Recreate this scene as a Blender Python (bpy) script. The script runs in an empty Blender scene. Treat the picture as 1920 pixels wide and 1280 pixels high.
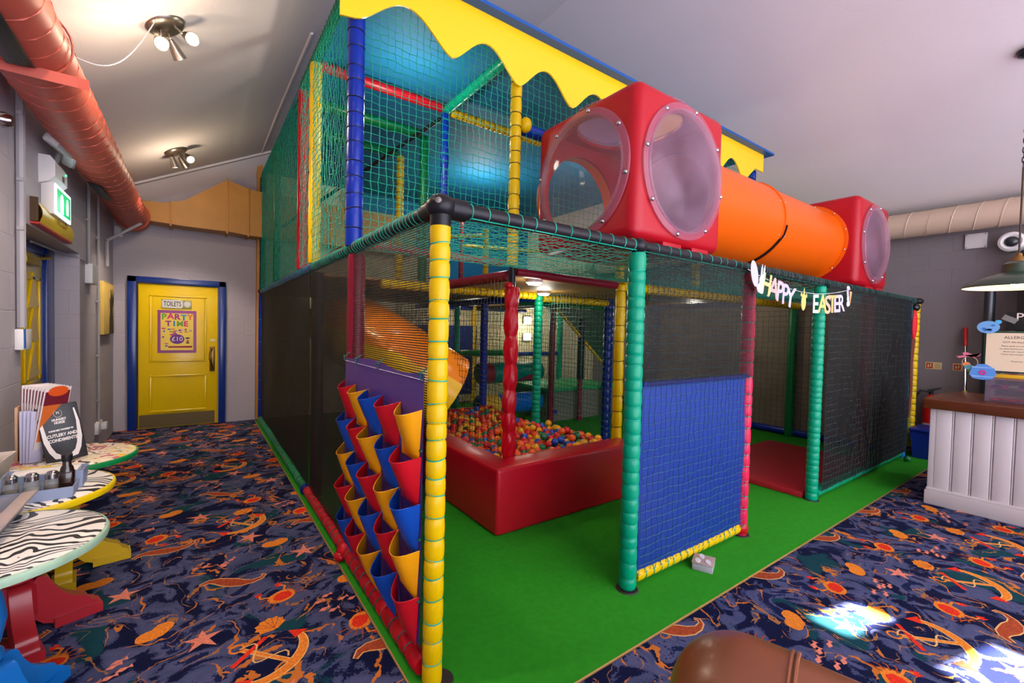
import bpy, bmesh, math, random
import numpy as np
from mathutils import Vector, Matrix, Euler
rnd = random.Random(7)
PI = math.pi
S = bpy.context.scene
C = S.collection

# ------------------------------------------------------------------ materials
def lin(c):
    return tuple(((v/255/12.92) if v/255 <= .04045 else ((v/255+.055)/1.055)**2.4) for v in c)
MATS = {}
def M(name, rgb, rough=.5, metal=0., spec=.5, bump=0., bscale=40., vary=0., vscale=3., emit=0., coat=0., alpha=1.):
    if name in MATS: return MATS[name]
    m = bpy.data.materials.new(name); m.use_nodes = True
    nt = m.node_tree; b = nt.nodes['Principled BSDF']
    col = lin(rgb)+(1,)
    b.inputs['Base Color'].default_value = col
    b.inputs['Roughness'].default_value = rough
    b.inputs['Metallic'].default_value = metal
    b.inputs['Specular IOR Level'].default_value = spec
    if coat: b.inputs['Coat Weight'].default_value = coat; b.inputs['Coat Roughness'].default_value = .12
    tc = nt.nodes.new('ShaderNodeTexCoord')
    if vary:
        n = nt.nodes.new('ShaderNodeTexNoise'); n.inputs['Scale'].default_value = vscale; n.inputs['Detail'].default_value = 5
        nt.links.new(tc.outputs['Object'], n.inputs['Vector'])
        r = nt.nodes.new('ShaderNodeMapRange'); r.inputs[1].default_value = .3; r.inputs[2].default_value = .7
        r.inputs[3].default_value = 1-vary; r.inputs[4].default_value = 1+vary
        nt.links.new(n.outputs['Fac'], r.inputs[0])
        x = nt.nodes.new('ShaderNodeMix'); x.data_type = 'RGBA'; x.blend_type = 'MULTIPLY'; x.inputs[0].default_value = 1
        x.inputs[6].default_value = col; nt.links.new(r.outputs[0], x.inputs[7])
        nt.links.new(x.outputs[2], b.inputs['Base Color'])
    if bump:
        n = nt.nodes.new('ShaderNodeTexNoise'); n.inputs['Scale'].default_value = bscale; n.inputs['Detail'].default_value = 4
        nt.links.new(tc.outputs['Object'], n.inputs['Vector'])
        bp = nt.nodes.new('ShaderNodeBump'); bp.inputs['Strength'].default_value = bump; bp.inputs['Distance'].default_value = .01
        nt.links.new(n.outputs['Fac'], bp.inputs['Height']); nt.links.new(bp.outputs[0], b.inputs['Normal'])
    if emit:
        b.inputs['Emission Color'].default_value = col; b.inputs['Emission Strength'].default_value = emit
    MATS[name] = m
    return m

class NT:
    """small node-tree writer"""
    def __init__(s, name):
        s.m = bpy.data.materials.new(name); s.m.use_nodes = True; s.nt = s.m.node_tree; s.b = s.nt.nodes['Principled BSDF']
        s.out = [n for n in s.nt.nodes if n.type == 'OUTPUT_MATERIAL'][0]
        s.tc = s.nt.nodes.new('ShaderNodeTexCoord'); s.obj = s.tc.outputs['Object']
        MATS[name] = s.m
    def _set(s, inp, v):
        if hasattr(v, 'is_output'): s.nt.links.new(v, inp)
        else: inp.default_value = v
    def math(s, op, a, b=0., c=0.):
        n = s.nt.nodes.new('ShaderNodeMath'); n.operation = op
        for i, v in enumerate((a, b, c)): s._set(n.inputs[i], v)
        return n.outputs[0]
    def vec(s, op, a, b=(0, 0, 0)):
        n = s.nt.nodes.new('ShaderNodeVectorMath'); n.operation = op
        s._set(n.inputs[0], a)
        if op == 'SCALE': s._set(n.inputs['Scale'], b)
        else: s._set(n.inputs[1], b)
        return n.outputs[0]
    def noise(s, v, scale, detail=3., dist=0., rough=.5, out='Fac'):
        n = s.nt.nodes.new('ShaderNodeTexNoise'); s._set(n.inputs['Vector'], v)
        n.inputs['Scale'].default_value = scale; n.inputs['Detail'].default_value = detail
        n.inputs['Distortion'].default_value = dist; n.inputs['Roughness'].default_value = rough
        return n.outputs[out]
    def ramp(s, f, stops, interp='LINEAR'):
        n = s.nt.nodes.new('ShaderNodeValToRGB'); n.color_ramp.interpolation = interp
        while len(n.color_ramp.elements) < len(stops): n.color_ramp.elements.new(.5)
        for e, (p, c) in zip(n.color_ramp.elements, stops):
            e.position = p; e.color = lin(c)+(1,)
        s._set(n.inputs[0], f); return n.outputs[0]
    def mix(s, f, a, b, blend='MIX'):
        n = s.nt.nodes.new('ShaderNodeMix'); n.data_type = 'RGBA'; n.blend_type = blend
        s._set(n.inputs[0], f); s._set(n.inputs[6], a); s._set(n.inputs[7], b); return n.outputs[2]
    def sstep(s, v, lo, hi):
        n = s.nt.nodes.new('ShaderNodeMapRange'); n.interpolation_type = 'SMOOTHSTEP'
        s._set(n.inputs[0], v); n.inputs[1].default_value = lo; n.inputs[2].default_value = hi
        return n.outputs[0]
    def sep(s, v):
        n = s.nt.nodes.new('ShaderNodeSeparateXYZ'); s._set(n.inputs[0], v); return n.outputs
    def comb(s, x, y, z=0.):
        n = s.nt.nodes.new('ShaderNodeCombineXYZ')
        for i, v in enumerate((x, y, z)): s._set(n.inputs[i], v)
        return n.outputs[0]
    def col(s, rgb): return lin(rgb)+(1,)
    def base(s, c, rough=.6, spec=.5):
        s._set(s.b.inputs['Base Color'], c); s._set(s.b.inputs['Roughness'], rough); s.b.inputs['Specular IOR Level'].default_value = spec
    def bump(s, h, strength=.3, dist=.01):
        n = s.nt.nodes.new('ShaderNodeBump'); n.inputs['Strength'].default_value = strength; n.inputs['Distance'].default_value = dist
        s._set(n.inputs['Height'], h); s.nt.links.new(n.outputs[0], s.b.inputs['Normal'])
    def transparent(s, fac, tint=(1, 1, 1, 1)):
        """fac = share of opaque surface"""
        t = s.nt.nodes.new('ShaderNodeBsdfTransparent'); t.inputs[0].default_value = tint
        mx = s.nt.nodes.new('ShaderNodeMixShader'); s._set(mx.inputs[0], fac)
        s.nt.links.new(t.outputs[0], mx.inputs[1]); s.nt.links.new(s.b.outputs[0], mx.inputs[2])
        s.nt.links.new(mx.outputs[0], s.out.inputs[0])

def block_wall(name, rgb, axis):
    k = NT(name); x, y, z = k.sep(k.obj)
    u = x if axis == 'x' else y
    br = k.nt.nodes.new('ShaderNodeTexBrick')
    k._set(br.inputs['Vector'], k.comb(u, k.math('ADD', z, .035)))
    br.inputs['Scale'].default_value = 1; br.inputs['Mortar Size'].default_value = .005; br.inputs['Mortar Smooth'].default_value = .5
    br.inputs['Brick Width'].default_value = .45; br.inputs['Row Height'].default_value = .225
    nz = k.noise(k.obj, 2.2, 4); nf = k.noise(k.obj, 60, 4)
    c = k.mix(k.math('MULTIPLY', nz, .35), k.col(rgb), k.col(tuple(v*.86 for v in rgb)))
    k.base(c, .62, .35)
    k.bump(k.math('ADD', k.math('MULTIPLY', br.outputs['Fac'], -1.), k.math('MULTIPLY', nf, .35)), .5, .006)
    return k.m

def plain_wall(name, rgb, rough=.8):
    k = NT(name); nz = k.noise(k.obj, 1.2, 5)
    k.base(k.mix(nz, k.col(rgb), k.col(tuple(v*.95 for v in rgb))), rough, .3)
    k.bump(k.noise(k.obj, 35, 5), .12, .01)
    return k.m

# painted, wrapped and cast colours of the place
WALL = (182, 174, 181)
m_wall_x = block_wall('grey_block_paint_x', WALL, 'x')
m_wall_y = block_wall('grey_block_paint_y', WALL, 'y')
m_ceil = plain_wall('white_ceiling_paint', (226, 220, 218))
m_cream = plain_wall('cream_wall_paint', (226, 214, 170))
YEL, RED, BLU, GRN, TEA, PNK = (214, 176, 2), (178, 12, 28), (6, 42, 146), (6, 104, 52), (0, 150, 112), (206, 34, 74)
def vinyl(n, c, rough=.28): return M(n, c, rough, bump=.12, bscale=22, spec=.28)
v_yel = vinyl('yellow_vinyl_wrap', YEL); v_red = vinyl('red_vinyl_wrap', RED); v_blu = vinyl('blue_vinyl_wrap', BLU)
v_tea = vinyl('teal_vinyl_wrap', TEA); v_grn = vinyl('green_vinyl_wrap', GRN); v_pnk = vinyl('pink_red_vinyl_wrap', PNK)
v_mar = vinyl('maroon_vinyl_wrap', (120, 20, 40)); v_blk = vinyl('black_vinyl_wrap', (22, 22, 26), .35); v_nav = vinyl('navy_vinyl_wrap', (12, 30, 105))
v_lbl = vinyl('light_blue_vinyl_wrap', (20, 110, 200))
n_tea = M('teal_net_twine', (0, 160, 132), .6); n_dte = M('dark_teal_net_twine', (4, 84, 74), .6); n_blk = M('black_net_twine', (14, 14, 16), .6)
n_wht = M('pale_net_twine', (150, 190, 190), .6)

def debris_mesh(name, rgb, cell, open_share):
    k = NT(name); x, y, z = k.sep(k.obj)
    a = k.math('ABSOLUTE', k.math('SUBTRACT', k.math('FRACT', k.math('DIVIDE', k.math('ADD', x, y), cell)), .5))
    b = k.math('ABSOLUTE', k.math('SUBTRACT', k.math('FRACT', k.math('DIVIDE', z, cell)), .5))
    h = math.sqrt(open_share)/2
    hole = k.math('MULTIPLY', k.math('LESS_THAN', a, h), k.math('LESS_THAN', b, h))
    k.base(k.mix(k.noise(k.obj, 3, 3), k.col(rgb), k.col(tuple(v*.7 for v in rgb))), .7, .3)
    k.transparent(k.math('SUBTRACT', 1., hole))
    return k.m
m_debris = debris_mesh('black_debris_mesh', (14, 12, 12), .011, .40)
m_debris_dense = debris_mesh('dense_black_debris_mesh', (11, 9, 10), .009, .05)
m_debris_brown = debris_mesh('brown_debris_mesh', (150, 134, 112), .011, .06)

# ------------------------------------------------------------------ geometry helpers
class MB:
    def __init__(s): s.v = []; s.f = []; s.mi = []; s.sm = []; s.mats = []
    def slot(s, m):
        if m is None: return 0
        if m not in s.mats: s.mats.append(m)
        return s.mats.index(m)
    def add(s, vs, fs, m=None, smooth=False, mat=None):
        o = len(s.v)
        if mat is not None: vs = [tuple(mat @ Vector(v)) for v in vs]
        s.v += [tuple(map(float, v)) for v in vs]; i = s.slot(m)
        for f in fs: s.f.append([o+q for q in f]); s.mi.append(i); s.sm.append(smooth)
        return s
    def box(s, lo, hi, m=None, bev=0., seg=2, mat=None):
        bm = bmesh.new(); bmesh.ops.create_cube(bm, size=1)
        c = [(a+b)/2 for a, b in zip(lo, hi)]; d = [abs(b-a) for a, b in zip(lo, hi)]
        for v in bm.verts: v.co = Vector((c[0]+v.co.x*d[0], c[1]+v.co.y*d[1], c[2]+v.co.z*d[2]))
        if bev > 0:
            bev = min(bev, min(d)*.48)
            bmesh.ops.bevel(bm, geom=bm.edges[:], offset=bev, segments=seg, affect='EDGES', profile=.5, clamp_overlap=True)
        bm.verts.index_update()
        s.add([v.co[:] for v in bm.verts], [[v.index for v in f.verts] for f in bm.faces], m, bev > 0, mat); bm.free()
        return s
    def tube(s, pts, r, n=10, m=None, caps=True, closed=False, mat=None, flat=1.):
        pts = [Vector(p) for p in pts]; k = len(pts)
        rs = r if hasattr(r, '__len__') else [r]*k
        vs = []; up = None
        for i, p in enumerate(pts):
            if closed: t = pts[(i+1) % k]-pts[i-1]
            else: t = pts[min(i+1, k-1)]-pts[max(i-1, 0)]
            t.normalize()
            if up is None:
                a = Vector((0, 0, 1)) if abs(t.z) < .9 else Vector((1, 0, 0))
                up = (a-t*a.dot(t)).normalized()
            else:
                up = up-t*up.dot(t)
                up = up.normalized() if up.length > 1e-6 else t.orthogonal().normalized()
            q = t.cross(up)
            for j in range(n):
                a = 2*PI*j/n
                vs.append(p+(up*math.cos(a)*flat+q*math.sin(a))*rs[i])
        fs = []
        for i in range(k if closed else k-1):
            for j in range(n):
                a, b = i*n+j, i*n+(j+1) % n; c = ((i+1) % k)*n
                fs.append([a, b, c+(j+1) % n, c+j])
        if caps and not closed:
            fs.append(list(range(n))[::-1]); fs.append([(k-1)*n+j for j in range(n)])
        return s.add(vs, fs, m, True, mat)
    def lathe(s, prof, n=24, m=None, mat=None, arc=2*PI):
        """prof: (radius, z) pairs"""
        vs = []; fs = []; full = arc >= 2*PI-1e-6; nn = n if full else n+1
        for r, z in prof:
            for j in range(nn):
                a = arc*j/n; vs.append((r*math.cos(a), r*math.sin(a), z))
        for i in range(len(prof)-1):
            for j in range(n):
                a, b = i*nn+j, i*nn+(j+1) % nn
                fs.append([a, b, b+nn, a+nn])
        return s.add(vs, fs, m, True, mat)
    def sphere(s, c, r, m=None, n=14, k=9, mat=None):
        if not hasattr(r, '__len__'): r = (r, r, r)
        vs = [(c[0], c[1], c[2]-r[2])]
        for i in range(1, k):
            t = PI*i/k
            for j in range(n):
                a = 2*PI*j/n
                vs.append((c[0]+r[0]*math.sin(t)*math.cos(a), c[1]+r[1]*math.sin(t)*math.sin(a), c[2]-r[2]*math.cos(t)))
        vs.append((c[0], c[1], c[2]+r[2])); L = len(vs)-1; fs = []
        for j in range(n):
            fs.append([0, 1+(j+1) % n, 1+j]); fs.append([L, L-n+j, L-n+(j+1) % n])
        for i in range(k-2):
            for j in range(n):
                a, b = 1+i*n+j, 1+i*n+(j+1) % n; fs.append([a, b, b+n, a+n])
        return s.add(vs, fs, m, True, mat)
    def prism(s, poly, h, m=None, mat=None, smooth=False):
        """poly in XY, extruded from z=0 to h"""
        n = len(poly)
        vs = [(x, y, 0) for x, y in poly]+[(x, y, h) for x, y in poly]
        fs = [list(range(n))[::-1], [n+i for i in range(n)]]+[[i, (i+1) % n, n+(i+1) % n, n+i] for i in range(n)]
        return s.add(vs, fs, m, smooth, mat)
    def grid(s, fn, nu, nv, m=None, smooth=True, mat=None):
        vs = [fn(i/nu, j/nv) for i in range(nu+1) for j in range(nv+1)]
        fs = [[i*(nv+1)+j, (i+1)*(nv+1)+j, (i+1)*(nv+1)+j+1, i*(nv+1)+j+1] for i in range(nu) for j in range(nv)]
        return s.add(vs, fs, m, smooth, mat)
    def quad(s, a, b, c, d, m=None): return s.add([a, b, c, d], [[0, 1, 2, 3]], m)
    def text(s, txt, size, depth, m=None, mat=None, align='CENTER', bold=0.):
        cu = bpy.data.curves.new('t', 'FONT'); cu.body = txt; cu.size = size; cu.extrude = depth/2; cu.align_x = align; cu.align_y = 'CENTER'
        cu.resolution_u = 3; cu.offset = bold
        o = bpy.data.objects.new('t', cu); C.objects.link(o)
        dg = bpy.context.evaluated_depsgraph_get(); me = o.evaluated_get(dg).to_mesh()
        s.add([v.co[:] for v in me.vertices], [list(p.vertices) for p in me.polygons], m, False, mat)
        o.evaluated_get(dg).to_mesh_clear(); bpy.data.objects.remove(o); bpy.data.curves.remove(cu)
        return s
    def build(s, name, m=None, parent=None, label=None, cat=None, group=None, kind=None, loc=None, rot=None, sharp=.7):
        me = bpy.data.meshes.new(name); me.from_pydata(s.v, [], s.f)
        mats = list(s.mats)
        if not mats: mats = [m]
        for q in mats: me.materials.append(q if q else m)
        me.polygons.foreach_set('material_index', s.mi); me.polygons.foreach_set('use_smooth', s.sm)
        me.update()
        if any(s.sm): me.set_sharp_from_angle(angle=sharp)
        o = bpy.data.objects.new(name, me); C.objects.link(o)
        if parent: o.parent = parent
        if loc: o.location = loc
        if rot: o.rotation_euler = rot
        tag(o, label, cat, group, kind)
        return o
def tag(o, label=None, cat=None, group=None, kind=None):
    for k, v in (('label', label), ('category', cat), ('group', group), ('kind', kind)):
        if v: o[k] = v
    return o
def T(name, label, cat, loc=(0, 0, 0), rz=0., group=None, rot=None):
    o = bpy.data.objects.new(name, None); C.objects.link(o); o.empty_display_size = .1
    o.location = loc; o.rotation_euler = rot if rot else (0, 0, rz)
    return tag(o, label, cat, group)
def dup(o, parent=None):
    c = o.copy(); C.objects.link(c); c.parent = parent
    for ch in list(o.children): dup(ch, c)
    return c
def fr(o, x, y, z=None):
    """frame matrix: origin o, local X along x, local Y along y"""
    x = Vector(x).normalized(); y = Vector(y); y = (y-x*y.dot(x)).normalized(); z = x.cross(y)
    return Matrix(((x[0], y[0], z[0], o[0]), (x[1], y[1], z[1], o[1]), (x[2], y[2], z[2], o[2]), (0, 0, 0, 1)))
def ell(cx, cy, rx, ry, n=20, a0=0., a1=2*PI):
    full = abs(a1-a0-2*PI) < 1e-6
    return [(cx+rx*math.cos(a0+(a1-a0)*i/(n if full else n-1)), cy+ry*math.sin(a0+(a1-a0)*i/(n if full else n-1))) for i in range(n)]
def curvy(pts, it=2, keep=()):
    for _ in range(it):
        out = []
        for i, p in enumerate(pts):
            q = pts[(i+1) % len(pts)]
            out += [(p[0]*.75+q[0]*.25, p[1]*.75+q[1]*.25), (p[0]*.25+q[0]*.75, p[1]*.25+q[1]*.75)]
        pts = out
    return pts
def ZAX(x, y, z): return Matrix.Translation((x, y, z))

# ------------------------------------------------------------------ THE SETTING
XL, XR, YB, YN = -1.72, 7.35, 6.25, -5.6
def zc_left(x): return 4.045+.513*x
def zc_right(x): return 6.925-.5*x
XRIDGE = (6.925-4.045)/1.013; ZRIDGE = zc_left(XRIDGE)

# carpet with its woven sea motifs
def carpet():
    k = NT('sea_pattern_carpet')
    w = k.noise(k.obj, 2.6, 2, 0, .5, 'Color')
    v = k.vec('ADD', k.obj, k.vec('SCALE', k.vec('SUBTRACT', w, (.5, .5, .5)), .55))
    nbase = k.noise(v, 6.5, 2.5, .4)
    fine = k.noise(k.obj, 95, 2)
    nb = k.math('ADD', nbase, k.math('MULTIPLY', k.math('SUBTRACT', fine, .5), .16))
    c = k.ramp(nb, [(0, (10, 13, 36)), (.455, (14, 20, 54)), (.475, (66, 72, 106)), (.60, (86, 90, 124)), (.63, (22, 30, 68))], 'LINEAR')
    n2 = k.noise(k.vec('ADD', v, (7.3, 2.2, 0)), 3.4, 1.5)
    c = k.mix(k.sstep(k.math('ADD', n2, k.math('MULTIPLY', k.math('SUBTRACT', fine, .5), .1)), .60, .63), c, k.col((20, 66, 74)))
    for off, lo, colr, sc in (((3.1, 8.8, 0), 0.011, (206, 118, 44), 2.5), ((9.4, 1.1, 0), .008, (168, 112, 62), 3.4)):
        n3 = k.math('ADD', k.noise(k.vec('ADD', v, off), sc, 2.4), k.math('MULTIPLY', k.math('SUBTRACT', k.noise(k.obj, 42, 1), .5), .035))
        brk = k.noise(k.vec('ADD', k.obj, off), 7, 2)
        line = k.math('LESS_THAN', k.math('ABSOLUTE', k.math('SUBTRACT', n3, .5)), k.math('MULTIPLY', k.sstep(brk, .42, .60), lo))
        c = k.mix(line, c, k.col(colr))
    c = k.mix(k.math('MULTIPLY', fine, .3), c, k.col((16, 18, 40)))
    k.base(c, .95, .1); k.bump(fine, .35, .004)
    return k.m
m_carpet = carpet()
p_or = M('woven_orange', (222, 128, 42), .95, spec=.1, vary=.25, vscale=90); p_rd = M('woven_red', (214, 50, 30), .95, spec=.1, vary=.25, vscale=90)
p_sa = M('woven_salmon', (218, 128, 104), .95, spec=.1, vary=.25, vscale=90); p_ru = M('woven_rust', (160, 70, 40), .95, spec=.1, vary=.3, vscale=60)
p_ta = M('woven_tan', (220, 170, 108), .95, spec=.1, vary=.2, vscale=90)

floor = MB()
floor.quad((-2.3, YN, 0), (XR+.1, YN, 0), (XR+.1, YB+.1, 0), (-2.3, YB+.1, 0), m_carpet)
def flat(poly, m, x, y, a, z=.0012, sc=1.):
    ca, sa = math.cos(a)*sc, math.sin(a)*sc
    floor.add([(x+px*ca-py*sa, y+px*sa+py*ca, z) for px, py in poly], [list(range(len(poly)))], m)
def stroke(pts, w, m, x, y, a, z=.0013):
    L = []; R_ = []
    k = len(pts)
    for i, p in enumerate(pts):
        q0, q1 = pts[max(i-1, 0)], pts[min(i+1, k-1)]
        dx, dy = q1[0]-q0[0], q1[1]-q0[1]; l = math.hypot(dx, dy) or 1
        ww = w[i] if hasattr(w, '__len__') else w
        L.append((p[0]-dy/l*ww/2, p[1]+dx/l*ww/2)); R_.append((p[0]+dy/l*ww/2, p[1]-dx/l*ww/2))
    for i in range(k-1): flat([L[i], R_[i], R_[i+1], L[i+1]], m, x, y, a, z)
def jag(poly, j): return [(x*(1+rnd.uniform(-j, j)), y*(1+rnd.uniform(-j, j))) for x, y in poly]
def crab(x, y, a):
    flat(jag(ell(0, 0, .072, .056, 22), .06), p_or, x, y, a); flat(jag(ell(.004, -.003, .05, .038, 18), .12), p_rd, x, y, a, .0016)
    for sgn in (-1, 1):
        for q in range(4):
            b = .3+q*.42; bx, by = sgn*.065*math.cos(b-.9), .05*math.sin(b-.9)
            stroke([(bx, by), (bx+sgn*.035, by+.014*(q-1.5)), (bx+sgn*.05, by-.012+.02*(q-1.5))], .007, p_ru, x, y, a)
        stroke([(sgn*.045, .045), (sgn*.075, .075), (sgn*.06, .105)], [.012, .014, .01], p_or, x, y, a)
        flat([(sgn*.06+u*.02, .115+v*.024) for u, v in ((-1, -.6), (-.4, 1), (0, .2), (.5, 1.1), (1, -.3), (.2, -1))], p_rd, x, y, a)
def star(x, y, a):
    po = []
    for q in range(10):
        b = 2*PI*q/10; r = (.085 if q % 2 == 0 else .03)*rnd.uniform(.85, 1.15); po.append((r*math.cos(b), r*math.sin(b)))
    flat(po, p_sa, x, y, a)
def shell(x, y, a):
    po = [(-.012, -.05), (.012, -.05)]
    for q in range(15):
        b = -.15*PI+1.3*PI*q/14; r = .07*(1+.09*math.cos(q*PI)); po.append((r*math.cos(b)*.95, r*math.sin(b)*.8))
    flat(po, p_or, x, y, a)
    for q in range(5):
        b = .15*PI+.7*PI*q/4; stroke([(0, -.04), (.06*math.cos(b), .05*math.sin(b))], .003, p_ru, x, y, a, .0016)
def bean(x, y, a):
    po = []
    for q in range(24):
        b = 2*PI*q/24; r = 1-.42*math.exp(-((b-PI/2)/.35)**2); po.append((.082*r*math.cos(b), .052*r*math.sin(b)))
    flat(jag(po, .04), p_or, x, y, a)
def anchor(x, y, a):
    arc = [(.17*math.sin(b), -.02-.135*math.cos(b)) for b in np.linspace(-1.25, 1.25, 15)]
    wd = [.02+.02*math.sin(PI*i/14) for i in range(15)]
    stroke(arc, [w+.012 for w in wd], p_ta, x, y, a); stroke(arc, wd, p_or, x, y, a, .0016)
    for sgn in (-1, 1): flat([(sgn*.13, -.06), (sgn*.2, -.075), (sgn*.165, .005)], p_rd, x, y, a, .0018)
    stroke([(0, -.15), (0, .12)], .026, p_ta, x, y, a, .0014); stroke([(0, -.15), (0, .12)], .016, p_or, x, y, a, .0017)
    stroke([(-.1, .075), (.1, .075)], .022, p_rd, x, y, a, .0019)
    stroke([(.028*math.cos(b), .145+.028*math.sin(b)) for b in np.linspace(0, 2*PI, 13)], .01, p_or, x, y, a, .0017)
    stroke([(.0+.05*math.sin(b*3), .13-.02*b*4) for b in np.linspace(0, 3, 14)], .008, p_ta, x, y, a, .002)
def seahorse(x, y, a):
    pts = [(-.17, .03), (-.13, .055), (-.09, .05), (-.04, .02), (.0, .0), (.05, -.02), (.1, -.02), (.14, .0), (.155, .03), (.135, .045)]
    w = [.012, .03, .05, .07, .075, .055, .03, .018, .012, .006]
    stroke(pts, [q+.014 for q in w], p_ta, x, y, a); stroke(pts, w, p_ru, x, y, a, .0016)
def fishes(x, y, a):
    for q in range(6):
        ox, oy = rnd.uniform(-.1, .1), rnd.uniform(-.09, .09)
        flat([(ox-.028, oy), (ox-.005, oy+.014), (ox+.02, oy+.003), (ox+.034, oy+.014), (ox+.032, oy-.014), (ox+.018, oy-.004), (ox-.005, oy-.014)], p_sa, x, y, a)
PX, PY = .909, 1.61
motifs = [(crab, .49, .97, .5), (crab, .79, .53, -2.3), (star, .128, .80, .3), (star, .407, .233, 1.1), (star, .688, 1.44, .2), (bean, .853, .98, .6),
          (shell, .405, .74, .4), (bean, .545, .05, .2), (anchor, .355, .53, .75), (seahorse, .28, 1.26, -.2), (seahorse, .86, .30, .3), (fishes, .72, .79, .3), (fishes, .2, 1.55, .9)]
for i in range(-3, 9):
    for j in range(-3, 5):
        for fn, mx, my, a in motifs:
            x, y = i*PX+mx, j*PY+my
            if x < 0: y += .05
            else: y -= .03
            if -1.75 < x < 6.9 and -2.2 < y < 6.2 and not (.1 < x < 6.3 and y > -.15): fn(x, y, a+(0 if x > 0 else 0))
floor.build('floor', kind='structure')

# left wall: block wall with a deep double-door opening, stepped back beside the camera
w = MB()
yo0, yo1, zo = 2.45, 4.2, 2.12
XD = -1.92
def wq(a, b, c, d, m): w.quad(a, b, c, d, m)
wq((XL, yo1, 0), (XL, YB, 0), (XL, YB, 3.3), (XL, yo1, 3.3), m_wall_y)
wq((XL, 2.06, 0), (XL, yo0, 0), (XL, yo0, 3.3), (XL, 2.06, 3.3), m_wall_y)
wq((XL, yo0, zo), (XL, yo1, zo), (XL, yo1, 3.3), (XL, yo0, 3.3), m_wall_y)
wq((XD, yo1, 0), (XL, yo1, 0), (XL, yo1, zo), (XD, yo1, zo), m_wall_x)
wq((XD, yo0, 0), (XL, yo0, 0), (XL, yo0, zo), (XD, yo0, zo), m_wall_x)
wq((XD, yo0, zo), (XL, yo0, zo), (XL, yo1, zo), (XD, yo1, zo), m_wall_x)
wq((-2.15, 2.06, 0), (XL, 2.06, 0), (XL, 2.06, 3.3), (-2.15, 2.06, 3.3), m_wall_x)
wq((-2.15, YN, 0), (-2.15, 2.06, 0), (-2.15, 2.06, 3.3), (-2.15, YN, 3.3), m_wall_y)
w.build('wall_left', kind='structure')
# gable wall at the back: grey beside the frame, cream inside it
w = MB()
w.quad((XL, YB, 0), (-.0, YB, 0), (-.0, YB, zc_left(0)+.1), (XL, YB, zc_left(XL)+.1), m_wall_x)
w.add([(0, YB, 0), (XR, YB, 0), (XR, YB, zc_right(XR)+.1), (XRIDGE, YB, ZRIDGE+.1), (0, YB, zc_left(0)+.1)], [[0, 1, 2, 3, 4]], m_cream)
w.build('wall_back', kind='structure')
w = MB().box((XR, YN, 0), (XR+.1, YB, 3.5), block_wall('grey_side_wall', (128, 120, 122), 'y'))
w.build('wall_right', kind='structure')
# pitched ceiling, with two unseen holes added behind the viewer to shape sun patches
w = MB()
w.quad((-2.2, YN, zc_left(-2.2)), (XRIDGE, YN, ZRIDGE), (XRIDGE, YB, ZRIDGE), (-2.2, YB, zc_left(-2.2)), m_ceil)
holes = [(3.36, -3.72, .16, .08), (3.47, -4.215, .2, .1)]
xs = sorted({XRIDGE, XR+.1} | {h[0]+s*h[2] for h in holes for s in (-1, 1)}); ys = sorted({YN, YB} | {h[1]+s*h[3] for h in holes for s in (-1, 1)})
for i in range(len(xs)-1):
    for j in range(len(ys)-1):
        cx, cy = (xs[i]+xs[i+1])/2, (ys[j]+ys[j+1])/2
        if any(abs(cx-h[0]) < h[2] and abs(cy-h[1]) < h[3] for h in holes): continue
        w.quad(*[(x, y, zc_right(x)) for x, y in ((xs[i], ys[j]), (xs[i+1], ys[j]), (xs[i+1], ys[j+1]), (xs[i], ys[j+1]))], m_ceil)
w.build('ceiling', kind='structure')
# rafters and the rounded ceiling edge at the gable
def rafter(n, y, wd, dp, x0=-2.1, x1=XRIDGE-.2):
    q = MB(); a = (x0, y, zc_left(x0)-.001); b = (x1, y, zc_left(x1)-.001)
    q.add([(a[0], y-wd, a[2]), (b[0], y-wd, b[2]), (b[0], y+wd, b[2]), (a[0], y+wd, a[2]),
           (a[0], y-wd, a[2]-dp), (b[0], y-wd, b[2]-dp), (b[0], y+wd, b[2]-dp), (a[0], y+wd, a[2]-dp)],
          [[0, 1, 2, 3], [7, 6, 5, 4], [0, 4, 5, 1], [2, 6, 7, 3], [1, 5, 6, 2], [0, 3, 7, 4]], m_ceil)
    q.build(n, kind='structure')
rafter('trim_1', 5.95, .03, .03)
q = MB()
q.grid(lambda u, v: (-2.0+u*4.5, YB-.28*(1-v)**1.0*math.cos(v*PI/2)-.001, zc_left(-2.0+u*4.5)-.22*math.sin(v*PI/2)), 4, 8, m_ceil)
q.build('trim_2', kind='structure')
for nm, pts in (('trim_3', [(-.035, 5.95), (-.03, 4.4), (-.0, 2.6)]),):
    q = MB(); q.tube([(x, y, zc_left(x)-.002) for x, y in pts], .014, 8, m_ceil); q.build(nm, kind='structure')

# ------------------------------------------------------------------ DOORS
d_yel = M('yellow_gloss_paint', (236, 196, 6), .25, bump=.05, bscale=12, coat=.3); d_blu = M('blue_gloss_paint', (8, 48, 128), .25, coat=.3)
brass = M('aged_brass', (150, 112, 60), .35, 1.); steel = M('brushed_steel', (150, 146, 138), .38, .9); chrome = M('chrome', (190, 190, 190), .15, 1.)
white_pl = M('white_plastic', (226, 222, 218), .4); black_pl = M('black_plastic', (18, 18, 20), .4); grey_pl = M('grey_plastic', (120, 118, 116), .5)
kick = M('dull_kick_plate', (104, 88, 52), .4, .5)
def moulding(q, x0, x1, z0, z1, y, m, wd=.03, dp=.012):
    for a, b in (((x0, z0), (x1, z0+wd)), ((x0, z1-wd), (x1, z1)), ((x0, z0+wd), (x0+wd, z1-wd)), ((x1-wd, z0+wd), (x1, z1-wd))):
        q.box((a[0], y-dp, a[1]), (b[0], y, b[1]), m, .005, 2)
t = T('door_1', 'yellow panelled toilet door in a blue frame in the back wall', 'door', (-1.02, YB, 0)); t['kind'] = 'structure'
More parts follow.
